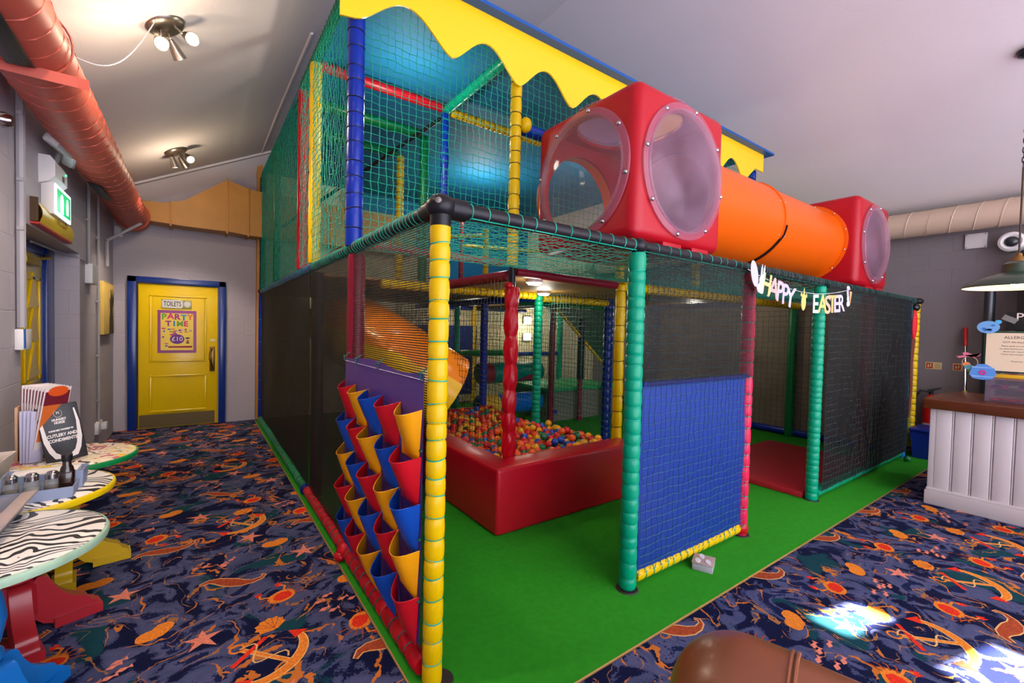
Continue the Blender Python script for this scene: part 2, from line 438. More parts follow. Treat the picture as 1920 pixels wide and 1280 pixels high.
def off(o, p): return tuple(a-b for a, b in zip(p, o))
t.location = (0, 0, 0)
q = MB().box((-1.46, 6.205, .01), (-.56, 6.24, 2.01), d_yel, .003); moulding(q, -1.345, -.69, .93, 1.87, 6.205, d_yel); moulding(q, -1.345, -.69, .22, .75, 6.205, d_yel)
q.build('door_leaf', parent=t)
q = MB().box((-1.57, 6.17, 0), (-1.475, 6.25, 2.1), d_blu, .006).box((-.545, 6.17, 0), (-.46, 6.25, 2.1), d_blu, .006).box((-1.57, 6.17, 2.02), (-.46, 6.25, 2.1), d_blu, .006)
q.build('door_frame', parent=t)
MB().box((-1.452, 6.199, .02), (-.59, 6.204, .2), kick).build('kick_plate', parent=t)
q = MB().box((-.655, 6.196, .78), (-.59, 6.204, 1.14), brass, .004)
q.tube([(-.625, 6.196, 1.11), (-.635, 6.15, 1.1), (-.65, 6.12, 1.05), (-.65, 6.115, .97), (-.64, 6.125, .89), (-.625, 6.15, .84), (-.622, 6.196, .82)], [.013, .012, .013, .016, .014, .012, .013], 10, brass)
q.build('handle', parent=t)
MB().lathe([(.0, .008), (.034, .006), (.036, 0)], 20, M('ivory_disc', (230, 214, 150), .4), fr((-.622, 6.203, 1.235), (1, 0, 0), (0, 0, 1)) @ Matrix.Diagonal((1, .65, 1, 1))).build('push_sign', parent=t)
MB().box((-1.474, 6.2, .02), (-1.461, 6.235, 1.98), M('dark_gap', (40, 32, 26), .8)).build('hinge_edge', parent=t)

t = T('door_2', 'yellow double door in a blue frame deep in the left wall opening', 'door'); t['kind'] = 'structure'
q = MB().box((XD-.04, yo0, 0), (XD-.005, 3.95, 2.03), d_yel)
for y0 in (2.62, 3.42):
    for z0, z1 in ((.25, .8), (.95, 1.85)):
        for a, b in (((y0, z0), (y0+.44, z0+.035)), ((y0, z1-.035), (y0+.44, z1)), ((y0, z0), (y0+.035, z1)), ((y0+.405, z0), (y0+.44, z1))):
            q.box((XD-.005, a[0], a[1]), (XD+.01, b[0], b[1]), d_yel, .004)
# raised zig-zag boards on the leaf
for z0 in (1.0, 1.3, 1.58):
    q.prism([(0, 0), (.3, .02), (.16, .3)], .014, d_yel, fr((XD-.004, 3.50, z0), (0, 1, 0), (0, 0, 1)))
q.build('door_leaf', parent=t)
q = MB().box((XD-.02, 3.95, 0), (XD+.03, yo1, zo), d_blu, .006).box((XD-.02, yo0, 2.03), (XD+.02, 3.96, zo), d_blu, .006)
q.build('door_frame', parent=t)
q = MB().box((XD-.0, 3.3, 1.93), (XD+.05, 3.7, 1.985), M('gold_closer', (170, 140, 40), .4, .4), .008).tube([(XD+.04, 3.62, 1.99), (XD+.08, 3.8, 2.02), (XD+.03, 3.93, 2.05)], .012, 8, M('gold_closer', (170, 140, 40)))
q.build('door_closer', parent=t)

# ------------------------------------------------------------------ things on the doors and the left wall
def art_text(q, txt, size, col, o, x, y, depth=.002, bold=0., align='CENTER'): q.text(txt, size, depth, col, fr(o, x, y), align, bold)
ink = M('dark_ink', (40, 34, 44), .6); paper = M('white_paper', (232, 226, 220), .7)
t = T('toilets_sign', 'small white TOILETS sign with a green end above the party poster', 'sign', (-1.04, 6.2, 1.74))
q = MB().box((-.175, -.004, -.062), (.17, .004, .068), M('sign_olive', (168, 158, 70), .5), .002); q.build('board', parent=t)
q = MB(); po = [(-.165, -.05), (.05, -.055), (.07, -.03), (.068, .045), (.04, .062), (-.15, .06), (-.168, .04)]
q.prism(po, .004, paper, fr((0, -.004, 0), (1, 0, 0), (0, 0, 1)))
q.build('name_panel', parent=t)
q = MB(); q.text('TOILETS', .085, .002, ink, fr((-.05, -.0095, .002), (1, 0, 0), (0, 0, 1)) @ Matrix.Diagonal((.62, 1.12, 1, 1)), 'CENTER', .001); q.build('lettering', parent=t, label='dark TOILETS lettering')
q = MB().sphere((.118, -.004, .005), (.042, .008, .045), white_pl, 14, 8); q.build('roll_picture', parent=t, label='white toilet roll picture')

t = T('party_poster', 'purple bordered PARTY TIME poster taped to the yellow toilet door', 'poster', (-1.035, 6.203, 1.355))
q = MB().grid(lambda u, v: (-.22+.44*u, -.004-.006*math.sin(u*PI*2)**2*v, -.3+.6*v), 8, 8, M('poster_purple', (150, 56, 130), .35)); q.build('sheet', parent=t)
q = MB().grid(lambda u, v: (-.185+.37*u, -.0125, -.262+.52*v), 2, 2, M('poster_yellow', (240, 205, 70), .4)); q.build('panel', parent=t)
colP = [(110, 170, 50), (226, 40, 110), (160, 40, 130), (40, 140, 200), (230, 110, 40)]
q = MB()
for i, ch in enumerate('PARTY'):
    art_text(q, ch, .11, M('poster_%d' % i, colP[i], .5), (-.148+i*.074, -.0145, .205+.008*math.sin(i*1.6)), (1, 0, 0), (0, 0, 1), bold=.004)
for i, ch in enumerate('TIME'):
    art_text(q, ch, .1, M('poster_%d' % [2, 3, 0, 1][i], colP[[2, 3, 0, 1][i]], .5), (-.1+i*.066, -.0145, .11), (1, 0, 0), (0, 0, 1), bold=.004)
q.build('headline', parent=t, label='rainbow PARTY TIME headline')
q = MB(); q.prism(ell(0, 0, .082, .068, 24), .003, M('poster_violet', (112, 44, 140), .5), fr((.0, -.0128, -.105), (1, 0, 0), (0, 0, 1)))
art_text(q, '\u00a310', .085, paper, (0, -.0165, -.105), (1, 0, 0), (0, 0, 1)); q.build('price_badge', parent=t, label='violet badge reading 10 pounds')
q = MB()
for i in range(26):
    c = [(200, 60, 110), (60, 120, 190), (120, 130, 70), (220, 120, 60), (70, 60, 140), (230, 160, 170)][i % 6]
    a = rnd.uniform(0, 6.28); x = rnd.uniform(-.16, .16); z = rnd.uniform(-.05, .06) if i < 18 else rnd.uniform(-.2, -.06)
    if i >= 18 and abs(x) < .09: x = .12*(1 if x > 0 else -1)
    q.prism(ell(0, 0, rnd.uniform(.012, .03), rnd.uniform(.006, .016), 8), .002, M('confetti_%d' % (i % 6), c, .5), fr((x, -.0128, z), (1, 0, 0), (0, 0, 1)))
q.prism([(-.1, -.012), (.17, -.012), (.17, .014), (-.1, .01)], .002, M('poster_ribbon', (160, 20, 50), .5), fr((0, -.0128, -.215), (1, 0, 0), (0, 0, 1)))
q.build('artwork', parent=t)

# wide yellow sign over the opening
t = T('shop_sign', 'curved yellow sign with brown lettering over the double door opening', 'sign', (XL, 3.14, 2.255))
ysign = M('yellow_sign_face', (226, 186, 10), .4)
q = MB().grid(lambda u, v: (.012+.05*math.sin(PI*v)*.6+.03*(1-v), -.47+.94*u, -.105+.16*v+.0*u), 6, 8, ysign)
q.grid(lambda u, v: (.004, -.47+.94*u, -.105+.16*v), 2, 2, ysign); q.build('face', parent=t)
MB().box((.0, -.48, -.118), (.045, .48, -.106), M('sign_red_edge', (190, 40, 40), .5)).build('lower_edge', parent=t)
MB().box((.0, -.485, -.1), (.04, -.47, .06), M('sign_brown_end', (74, 50, 16), .6)).build('end_cap', parent=t)
q = MB(); art_text(q, 'HELLO', .1, M('sign_lettering', (120, 80, 20), .5), (.066, .02, -.02), (0, 1, 0), (0, 0, 1)); q.build('lettering', parent=t)

# exit sign and emergency light
t = T('exit_sign', 'lit green emergency exit sign fixed above the yellow doorway sign', 'sign', (XL, 3.14, 2.37))
MB().box((0, -.24, -.115), (.07, .25, .125), white_pl, .01).build('housing', parent=t)
MB().box((.07, -.23, -.11), (.078, .24, .11), M('lit_white_face', (225, 245, 255), .4, emit=1.6), .003).build('diffuser', parent=t)
q = MB().box((.0785, -.2, -.085), (.0795, .21, .085), M('lit_green_face', (0, 170, 100), .4, emit=1.0)); q.build('green_panel', parent=t)
q = MB(); lw = M('lit_white_symbol', (230, 250, 245), .4, emit=1.6)
q.prism(ell(0, 0, .05, .065, 14), .001, lw, fr((.0797, -.06, 0), (0, 1, 0), (0, 0, 1))); q.box((.0797, -.11, -.08), (.081, -.02, .03), lw)
q.prism([(-.03, -.06), (.03, -.06), (.04, 0), (.02, .06), (-.02, .06), (-.04, 0)], .001, lw, fr((.0797, .11, 0), (0, 1, 0), (0, 0, 1)))
q.build('pictogram', parent=t)
t = T('emergency_light', 'white twin spot emergency light box above the exit sign', 'light', (XL, 2.86, 2.46))
q = MB(); pr0 = [(0, .0), (.05, .02), (.085, .06), (.085, .16), (.06, .2), (0, .2)]
q.add([(x, y, z) for y in (0, .36) for x, z in pr0], [[0, 1, 2, 3, 4, 5], [11, 10, 9, 8, 7, 6]]+[[i_, i_+6, (i_+1) % 6+6, (i_+1) % 6] for i_ in range(6)], white_pl); q.build('case', parent=t)
for yy, a in ((.02, -.12), (.34, .2)):
    mt = Matrix.Translation((.10, yy, .285)) @ Euler((0, .45, a)).to_matrix().to_4x4()
    ho = MB().box((-.04, -.15, -.032), (.04, .15, .032), white_pl, .02, 3, mt).build('lamp_head', parent=t)
    MB().box((.036, -.13, -.028), (.046, .13, .028), M('clear_lens', (200, 205, 208), .1), .004, 2, mt).build('lens', parent=ho)
MB().tube([(.05, .18, .19), (.07, .18, .27)], .02, 10, grey_pl).build('bracket', parent=t)
MB().sphere((.086, .30, .14), .008, M('green_led', (40, 255, 150), .4, emit=3)).build('indicator', parent=t)
MB().box((.0845, .2, .07), (.087, .26, .11), M('grey_label', (90, 86, 80), .6)).build('rating_label', parent=t)

# conduits, boxes and switches on the left wall
cgrey = M('painted_conduit', (160, 156, 158), .5)
def conduit(label, pts, r, saddles):
    q = MB().tube(pts, r, 8, cgrey); o = q.build('cable_conduit', label=label, cat='conduit', group='cable conduits on the left wall')
    for p in saddles: MB().box((p[0]-.02, p[1]-.03, p[2]-.012), (p[0]+.012, p[1]+.03, p[2]+.012), cgrey, .004).build('saddle', parent=o)
conduit('thick grey conduit running down to the white switch box', [(XL+.025, 2.36, 3.0), (XL+.025, 2.36, 1.44)], .022, [(XL+.03, 2.36, z) for z in (2.75, 2.35, 2.05)])
conduit('grey conduit dropping to a box beside the far side of the doorway', [(XL+.02, 4.5, 3.1), (XL+.02, 4.5, 2.06)], .014, [(XL+.02, 4.5, 2.5)])
conduit('thin grey conduit running from the duct down to the low wall socket', [(XL+.02, 5.03, 3.1), (XL+.02, 5.03, .36)], .012, [(XL+.02, 5.03, z) for z in (2.4, 1.7, 1.1, .6)])
conduit('thin conduit bent along the doorway soffit', [(XD+.05, 3.4, zo-.02), (XD+.1, 4.1, zo-.02), (XL-.02, 4.18, zo-.03), (XL+.02, 4.3, zo-.05), (XL+.02, 4.47, zo-.07)], .009, [])
q = MB().box((XL, 2.33, 1.3), (XL+.04, 2.5, 1.43), white_pl, .006); o = q.build('light_switch', label='white switch box with a paper note below the thick conduit', cat='switch')
MB().box((XL+.04, 2.335, 1.31), (XL+.042, 2.37, 1.43), M('blue_label', (40, 110, 190), .5)).build('sticker', parent=o)
MB().box((XL, 4.42, 1.86), (XL+.06, 4.68, 2.06), white_pl, .008).build('junction_box', label='white box on the wall at the end of the far doorway conduit', cat='junction box')
q = MB().box((XL, 4.92, .23), (XL+.035, 5.16, .36), white_pl, .006); o = q.build('power_socket', label='white wall socket near the floor under the thin conduit', cat='socket')
MB().box((XL+.035, 5.04, .26), (XL+.085, 5.13, .34), white_pl, .01).build('plug', parent=o)
# canvas picture
t = T('canvas_picture', 'yellow canvas with a dark silhouette beside the thin wall conduit', 'picture', (XL, 5.5, 1.63))
MB().box((0, -.36, -.3), (.05, .4, .31), M('canvas_yellow', (226, 190, 96), .8, vary=.1), .004).build('canvas', parent=t)
q = MB(); q.prism([(.0, -.3), (.3, -.3), (.28, -.1), (.25, .0), (.33, .1), (.34, .22), (.24, .13), (.22, .25), (.16, .14), (.1, .24), (.1, .1), (.03, .14), (.07, -.02), (.02, -.12)], .002, M('canvas_dark', (46, 34, 30), .8), fr((.0505, .02, 0), (0, 1, 0), (0, 0, 1)))
q.build('silhouette', parent=t)
# small round thing high on the near wall, white bracket, corner sensor
q = MB().lathe([(.0, .05), (.03, .045), (.042, .02), (.045, 0)], 16, chrome, fr((XL, 2.14, 2.63), (0, 1, 0), (0, 0, 1))); q.build('security_dome', label='small round chrome sensor high on the wall by the near conduit', cat='sensor')
MB().box((XL+.0, 2.07, 2.9), (XL+.05, 2.3, 2.93), white_pl, .004, 2).build('shelf_bracket', label='white strip bracket under the red duct near the conduit', cat='bracket')
q = MB().tube([(XL+.02, 5.6, 2.45), (XL+.02, 5.6, 2.15)], .02, 8, cgrey).tube([(XL+.02, 5.6, 2.46), (XL+.34, 5.62, 2.72)], .018, 8, cgrey); q.build('duct_bracket', label='grey angled strut holding up the far end of the red duct', cat='bracket')
q = MB().box((-1.70, 6.17, 2.6), (-1.62, 6.25, 2.74), white_pl, .008); q.build('alarm_sensor', label='small white sensor in the corner below the ochre duct', cat='sensor')

# ------------------------------------------------------------------ AIR DUCTS
red_d = M('red_oxide_duct_paint', (196, 92, 74), .5, spec=.3, bump=.03, bscale=8, vary=.08); och = M('ochre_duct_paint', (196, 136, 52), .5, vary=.08); bei = M('beige_duct_paint', (196, 172, 150), .5)
def spiral_duct(q, x, z, r, y0, y1, m, pitch=.16, rib=.0055):
    q.tube([(x, y0+(y1-y0)*i/40, z+(.03*(y0-(y0+(y1-y0)*i/40)) if False else 0)) for i in range(41)], r, 36, m)
    n = int((y1-y0)/pitch*14)
    q.tube([(x+r*math.cos(i*2*PI/14), y0+pitch*i/14, z+r*math.sin(i*2*PI/14)) for i in range(n)], rib, 4, m)
t = T('red_duct', 'long red spiral air duct under the ceiling above the exit sign', 'duct')
q = MB(); spiral_duct(q, -1.5, 2.86, .165, -1.0, 5.97, red_d); q.build('pipe', parent=t)
q = MB().lathe([(.16, .22), (.185, .2), (.19, .0), (.17, -.02)], 28, red_d, fr((-1.5, 5.9, 2.86), (1, 0, 0), (0, 0, -1))); q.build('end_collar', parent=t)
q = MB()
q.tube([(-1.5+.178*math.cos(a), 1.52, 2.86+.178*math.sin(a)) for a in np.linspace(-PI*.62, PI*.62, 18)], .012, 4, red_d, flat=.4)
q.prism([(-.25, -.02), (.2, -.02), (.24, .015), (.2, .0), (-.25, .03)], .05, red_d, fr((-1.5, 1.5, 2.67), (1, 0, 0), (0, 1, .3))); q.build('saddle', parent=t)
for y0, y1, a0 in ((.95, 1.42, -1.5), (3.75, 4.3, -1.85)):
    q = MB()
    for k in range(7):
        ca = a0-.22+.44*k/6
        q.box((0, y0, -.008), (.014, y1, .008), black_pl, .002, 1, Matrix.Translation((-1.5+.168*math.cos(ca), 0, 2.86+.168*math.sin(ca))) @ Matrix.Rotation(-ca, 4, 'Y'))
    q.box((0, y0-.02, -.05), (.006, y1+.02, .05), M('grille_frame', (34, 30, 32), .5), .003, 1, Matrix.Translation((-1.5+.167*math.cos(a0), 0, 2.86+.167*math.sin(a0))) @ Matrix.Rotation(-a0, 4, 'Y'))
    q.build('air_grille', parent=t, label='black air grille')
t = T('ochre_duct', 'boxy ochre duct along the back wall above the toilet door', 'duct')
q = MB()
yb0, yb1 = 5.9, 6.22
prof = [(-1.45, 2.82, 3.06), (-1.15, 2.81, 3.08), (-.95, 2.80, 3.15), (-.5, 2.80, 3.50), (-.42, 2.80, 3.52), (-.2, 2.78, 3.45), (-.05, 2.78, 3.44), (2.4, 2.8, 3.44)]
vs = [];
for x, z0, z1 in prof: vs += [(x, yb0, z0), (x, yb0, z1), (x, yb1, z1), (x, yb1, z0)]
fs = [[0, 1, 2, 3], [len(vs)-1, len(vs)-2, len(vs)-3, len(vs)-4]]
for i in range(len(prof)-1):
    for j in range(4): fs.append([i*4+j, i*4+4+j, i*4+4+(j+1) % 4, i*4+(j+1) % 4])
q.add(vs, fs, och); q.build('casing', parent=t)
for x, z0, z1 in ((-1.1, 2.79, 3.1), (-.46, 2.78, 3.54), (-.2, 2.77, 3.47)): MB().box((x-.012, yb0-.014, z0-.01), (x+.012, yb1, z1+.01), och, .003).build('flange', parent=t)
t = T('beige_duct', 'beige spiral air duct under the ceiling behind the pendant lamp', 'duct')
q = MB(); spiral_duct(q, 7.13, 3.05, .165, -2.8, 5.9, bei, .22, .009); q.build('pipe', parent=t)
# ochre upright pipe beside the frame
MB().box((-.07, 6.12, 0.02), (.0, 6.24, 4.0), och, .008).build('ochre_boxing', label='narrow ochre upright boxing on the back wall behind the frame corner', cat='boxing')

# ------------------------------------------------------------------ ceiling spot fittings
bulb = M('warm_lit_bulb', (255, 214, 160), .4, emit=60.); silver = M('satin_nickel', (150, 140, 128), .3, .9)
def spot_fitting(label, x, y, heads, energy):
    z = zc_left(x); sl = math.atan(.513)
    t = T('ceiling_spotlight', label, 'ceiling light', (x, y, z), rot=(0, -sl, 0), group='ceiling spotlights')
    MB().lathe([(.0, -.035), (.09, -.032), (.12, -.012), (.125, 0)], 28, silver).build('ceiling_plate', parent=t)
    for i, (hx, hy, tgt, lit) in enumerate(heads):
        p = Vector((hx, hy, -.11)); d = Vector(tgt).normalized()
        mt = fr(p, d.orthogonal(), d.cross(d.orthogonal()))
        q = MB().tube([(hx*.5, hy*.5, -.03), (hx*.7, hy*.7, -.07), tuple(p-d*.03)], .008, 8, silver)
        q.lathe([(.0, -.06), (.022, -.058), (.03, -.02), (.042, .05), (.044, .06), (.039, .058), (.034, .03)], 18, silver, mt)
        h = q.build('spot_head', parent=t)
        MB().lathe([(0, .066), (.022, .063), (.038, .052)], 16, bulb if lit else M('dim_bulb', (255, 230, 200), .3, emit=4), mt).build('bulb', parent=h)
    return t
spot_fitting('three headed ceiling spotlight with glaring bulbs above the red duct', -.99, 2.29, [(-.09, -.03, (-.05, -.8, -.6), True), (.09, -.05, (.1, -.8, -.6), True), (0, .1, (.1, .55, -1), False)], 1)
spot_fitting('ceiling spotlight above the zebra striped round table', -1.0, .3, [(-.09, -.03, (-.3, -.1, -1), True), (.09, -.05, (.4, .1, -1), True), (0, .1, (.1, .55, -1), False)], 1)
spot_fitting('smaller looking ceiling spotlight over the toilet door end of the carpet', -1.02, 5.02, [(-.08, .0, (-.2, .3, -1), False), (.08, -.05, (.1, -.7, -.7), True), (.02, .09, (.2, .6, -1), False)], 1)
q = MB(); pa, pb = Vector((-1.36, 1.75, 2.93)), Vector((-1.03, 2.2, zc_left(-1.03)-.0))
q.tube([tuple(pa.lerp(pb, i/16)-Vector((0, 0, .16*math.sin(PI*i/16)))+Vector((.0, 0, 0))) for i in range(17)], .0035, 6, white_pl)
q.build('loose_cable', label='thin white cable looping from the red duct to the ceiling', cat='cable')
def lamp(name, kind, loc, energy, col=(1, 1, 1), size=.1, rot=None, **kw):
    l = bpy.data.lights.new(name, kind); l.energy = energy; l.color = col
    if kind == 'POINT': l.shadow_soft_size = size
    if kind == 'SPOT': l.shadow_soft_size = size; l.spot_size = kw.get('cone', 2.2); l.spot_blend = .6
    if kind == 'AREA': l.size = size; l.shape = 'DISK'
    o = bpy.data.objects.new(name, l); C.objects.link(o); o.location = loc
    if rot: o.rotation_euler = rot
    return o


# ------------------------------------------------------------------ PLAY FRAME
GX = [0, 1.233, 2.5, 3.767, 5.063, 6.425]; GY = [0, 1.23, 2.46, 3.67, 4.88, 6.09]; H = 1.99
frame = T('play_structure', 'two storey soft play structure of padded coloured posts on the green mat', 'play structure')
BACK = 4.15
def wrapped(L, r, seg, style):
    """radius profile along a padded pole: pillows pinched by the cord"""
    z = 0.; prof = []; ties = []
    while z < L-1e-4:
        l = min(seg*rnd.uniform(.75, 1.25), L-z)
        if L-z-l < seg*.4: l = L-z
        if style == 'smooth': prof += [(z, r), (z+l, r)]
        else:
            d = .13 if style == 'bulge' else .05
            for f, k in ((.0, 1-d), (.12, 1-d*.25), (.35, 1), (.65, 1), (.88, 1-d*.25)): prof.append((z+l*f, r*k))
        z += l
        if z < L-.02: ties.append(z)
    prof.append((L, r*.88))
    return prof, ties
def pole(name, a, b, r, m, cord=None, seg=.09, style='bulge', label=None, n=16, parent=None, every=1):
    a, b = Vector(a), Vector(b); d = b-a; L = d.length
    prof, ties = wrapped(L, r, seg, style)
    q = MB().lathe([(0, 0)]+[(rr, z) for z, rr in prof]+[(0, L)], n)
    mt = d.to_track_quat('Z', 'Y').to_matrix().to_4x4(); mt.translation = a
    q.v = [tuple(mt @ Vector(v)) for v in q.v]
    o = q.build(name, m, parent or frame, label)
    if cord:
        run = []
        for i, z in enumerate(ties):
            if i % every: continue
            tl = rnd.uniform(-.35, .35); ph = rnd.uniform(0, 6.28); rr = r*(.9 if style == 'bulge' else .985)+.001
            run += [mt @ Vector((rr*math.cos(t), rr*math.sin(t), z+tl*r*.5*math.cos(t+ph)+.004*t/6.3)) for t in np.linspace(BACK, BACK+2*PI, 14)]
        if len(run) < 2: return o
        c = MB().tube([tuple(p) for p in run], .0032, 4, None)
        c.build('lashing', cord, o)
    return o
def post(x, y, z0, z1, r, m, cord=None, seg=.09, style='bulge', label=None, **k): return pole('post', (x, y, z0), (x, y, z1), r, m, cord, seg, style, label, **k)
def rail(a, b, r, m, cord=None, seg=.08, style='soft', label=None, **k): return pole('rail', a, b, r, m, cord, seg, style, label, **k)
MZ = .012   # top of the mat
# lower posts
post(0, 0, MZ, 1.93, .042, v_yel, n_tea, .085, label='yellow padded corner post tied with teal cord', n=22)
post(1.233, 0, MZ+.01, 1.95, .05, v_tea, n_tea, .075, label='teal padded post', n=22)
post(2.508, 0, MZ, 1.95, .046, v_pnk, n_tea, .1, label='pinkish red padded post')
post(3.767, 0, MZ, 1.95, .05, v_tea, n_tea, .06, label='teal padded post at the entrance')
post(5.063, .02, MZ, 1.95, .055, v_mar, None, .12, label='maroon padded post behind black mesh')
post(6.425, 0, MZ, 1.95, .05, v_lbl, n_tea, .08, label='light blue padded post at the far end')
post(6.8, .0, .1, 1.95, .05, v_yel, n_blk, .08, label='yellow padded post by the right wall')
post(.02, 1.23, MZ, 1.95, .055, v_mar, None, .3, 'soft', label='maroon padded post behind black mesh')
post(.05, 2.46, MZ, 1.95, .05, v_blk, None, .3, 'soft')
post(-.005, 6.09, .05, 1.95, .04, v_blu, n_tea, .3, 'soft', label='thin blue padded corner post at the back wall')
post(2.5, 1.21, .4, 1.95, .048, v_yel, n_blk, .16, 'bulge', label='yellow padded post at the pit corner')
post(2.5, 2.46, MZ, 1.92, .052, v_tea, n_dte, .06, label='dark teal padded post behind the ball pit')
post(2.5, 3.67, MZ, 1.92, .055, v_blu, n_dte, .06, label='blue padded post behind the ball pit')
post(2.72, 4.88, MZ, 1.95, .05, v_tea, n_dte, .06)
post(3.7, 6.0, MZ, 1.95, .055, v_yel, n_blk, .1)
post(3.767, 3.67, MZ, 1.92, .05, v_mar, None, .2, 'soft')
post(3.72, 2.46, MZ, 1.95, .065, v_nav, n_dte, .1)
post(5.0, 4.88, MZ, 1.95, .055, v_tea, n_dte, .08)
post(4.4, 3.67, .7, 1.7, .06, v_blk, None, .2, 'soft'); post(4.4, 3.67, MZ, .7, .045, v_mar, n_tea, .08)
post(5.0, 3.67, MZ, .95, .05, v_blu, None, .2, 'soft')
post(6.38, 1.27, MZ, 1.95, .062, v_grn, None, .3, 'soft', label='green padded post inside the entrance bay')
post(2.48, 4.88, MZ, 1.92, .05, v_blu, n_dte, .08)
# the crumpled red sleeve on the pit corner post
q = MB(); prof = []; z = .47; zz = []
knots = [.47, .69, .84, 1.02, 1.22, 1.44, 1.66, 1.86]
def red_r(z):
    for a, b in zip(knots, knots[1:]):
        if a <= z <= b: return .04+.017*math.sin(PI*(z-a)/(b-a))**.7
    return .04
N = 90
q.grid(lambda u, v: ((lambda z, a: (1.215+(red_r(z)+.004*math.sin(a*5+z*9)+.0025*math.sin(a*9-z*31))*math.cos(a), 1.2+(red_r(z)+.004*math.sin(a*5+z*9)+.0025*math.sin(a*9-z*31))*math.sin(a), z))(.47+1.36*v, 2*PI*u)), 28, N, v_red)
q.sphere((1.17, 1.18, 1.84), (.035, .035, .03), v_red, 10, 6)
o = q.build('post', None, frame, 'red post in a crumpled tied sleeve on the pit corner')
pole('inner_pole', (1.215, 1.2, 1.78), (1.215, 1.2, 1.99), .026, v_blk, None, .3, 'smooth', parent=o)

# lower top rails
rail((.04, 0, H), (2.5, 0, H), .034, v_blk, n_tea, .1, 'smooth', label='black padded rail tied with teal cord')
rail((2.5, 0, H), (6.75, 0, H), .034, v_blk, n_dte, .05, 'smooth', label='black padded rail laced with dark teal cord')
rail((0, .04, H), (0, 2.4, H), .034, v_blk, n_tea, .045, 'smooth', label='black padded rail laced with teal cord')
rail((0, 2.4, H), (0, 6.05, H), .036, v_blu, n_tea, .14, 'soft', label='blue padded rail')
q = MB().sphere((0, 0, H), (.062, .06, .052), v_blk, 16, 10).tube([(0, 0, H), (.11, 0, H)], .045, 14, v_blk).tube([(0, 0, H), (0, .11, H)], .045, 14, v_blk).tube([(0, 0, H+.0), (0, 0, H-.08)], .043, 14, v_blk)
q.lathe([(.0, .008), (.012, .006), (.014, 0)], 10, steel, fr((-.035, -.05, H+.01), (1, -.7, 0), (0, 0, 1)))
q.build('corner_joint', None, frame, 'black padded corner joint')
for x, y, rr in ((1.233, 0, .052), (6.85, 0, .07), (0, 6.09, .06)):
    MB().sphere((x, y, H), (rr, rr, .045), v_blk if x != 0 else v_mar, 14, 8).build('corner_joint', None, frame)
rail((1.233, 1.27, 1.93), (1.233, 2.42, 1.93), .045, v_mar, None, .3, 'soft')
rail((1.27, 1.23, 1.96), (2.46, 1.23, 1.94), .035, v_mar, None, .3, 'soft')
rail((2.54, 1.23, 1.94), (6.4, 1.23, 1.94), .05, v_yel, n_blk, .09, 'bulge')
rail((.6, 2.46, 1.90), (2.44, 2.46, 1.90), .045, v_yel, n_blk, .07, 'bulge')
rail((2.56, 2.46, 1.88), (3.7, 2.46, 1.88), .045, v_yel, n_blk, .06, 'bulge')
rail((2.5, 2.52, 1.88), (2.5, 6.05, 1.88), .045, v_blu, n_dte, .05, 'bulge')
rail((2.56, 3.67, 1.9), (5.0, 3.67, 1.9), .035, v_grn, None, .2, 'soft')
rail((3.767, 3.75, 1.9), (3.767, 6.0, 1.9), .035, v_blk, None, .2, 'soft')
rail((3.0, 6.0, 1.9), (5.0, 6.0, 1.9), .04, v_nav, None, .2, 'soft')
rail((2.6, 4.88, 1.08), (3.72, 4.88, 1.08), .055, v_grn, None, .2, 'soft', label='green padded cross rail above the rollers')
rail((3.82, 4.88, 1.05), (4.95, 4.88, 1.05), .04, v_blu, n_dte, .08, 'bulge')
rail((3.82, 3.75, .16), (4.95, 4.3, .14), .05, v_blu, None, .2, 'soft')
# bottom rails
rail((1.29, 0, .075), (2.45, 0, .075), .04, v_yel, n_tea, .065, 'bulge', label='yellow padded floor rail', n=20)
rail((3.82, 0, .07), (6.37, 0, .07), .045, v_tea, n_tea, .08, 'bulge', label='teal padded floor rail')
rail((-.02, .05, .06), (-.02, 2.46, .06), .04, v_red, n_dte, .09, 'bulge', label='red padded floor rail')
rail((-.02, 2.5, .06), (-.02, 5.95, .06), .04, v_grn, n_tea, .09, 'bulge', label='green padded floor rail')
rail((6.40, .1, .07), (6.40, 4.6, .07), .05, v_blu, None, .25, 'soft')
MB().sphere((-.03, 1.22, .06), (.055, .05, .055), v_red, 12, 8).sphere((-.065, 1.215, .04), (.035, .05, .032), v_red, 12, 8).build('floor_joint', None, frame)
MB().sphere((-.03, 2.5, .06), (.045, .05, .05), v_nav, 12, 8).build('floor_joint', None, frame)
q = MB().sphere((2.508, 0, .06), (.055, .055, .06), v_red, 12, 8); q.build('floor_joint', None, frame)
for x in (0.03, 1.233, 2.508, 3.767): MB().lathe([(0, .006), (.06, .006), (.066, .0)], 18, M('dark_floor_plate', (34, 26, 24), .6), ZAX(x, 0, MZ)).build('floor_plate', None, frame)
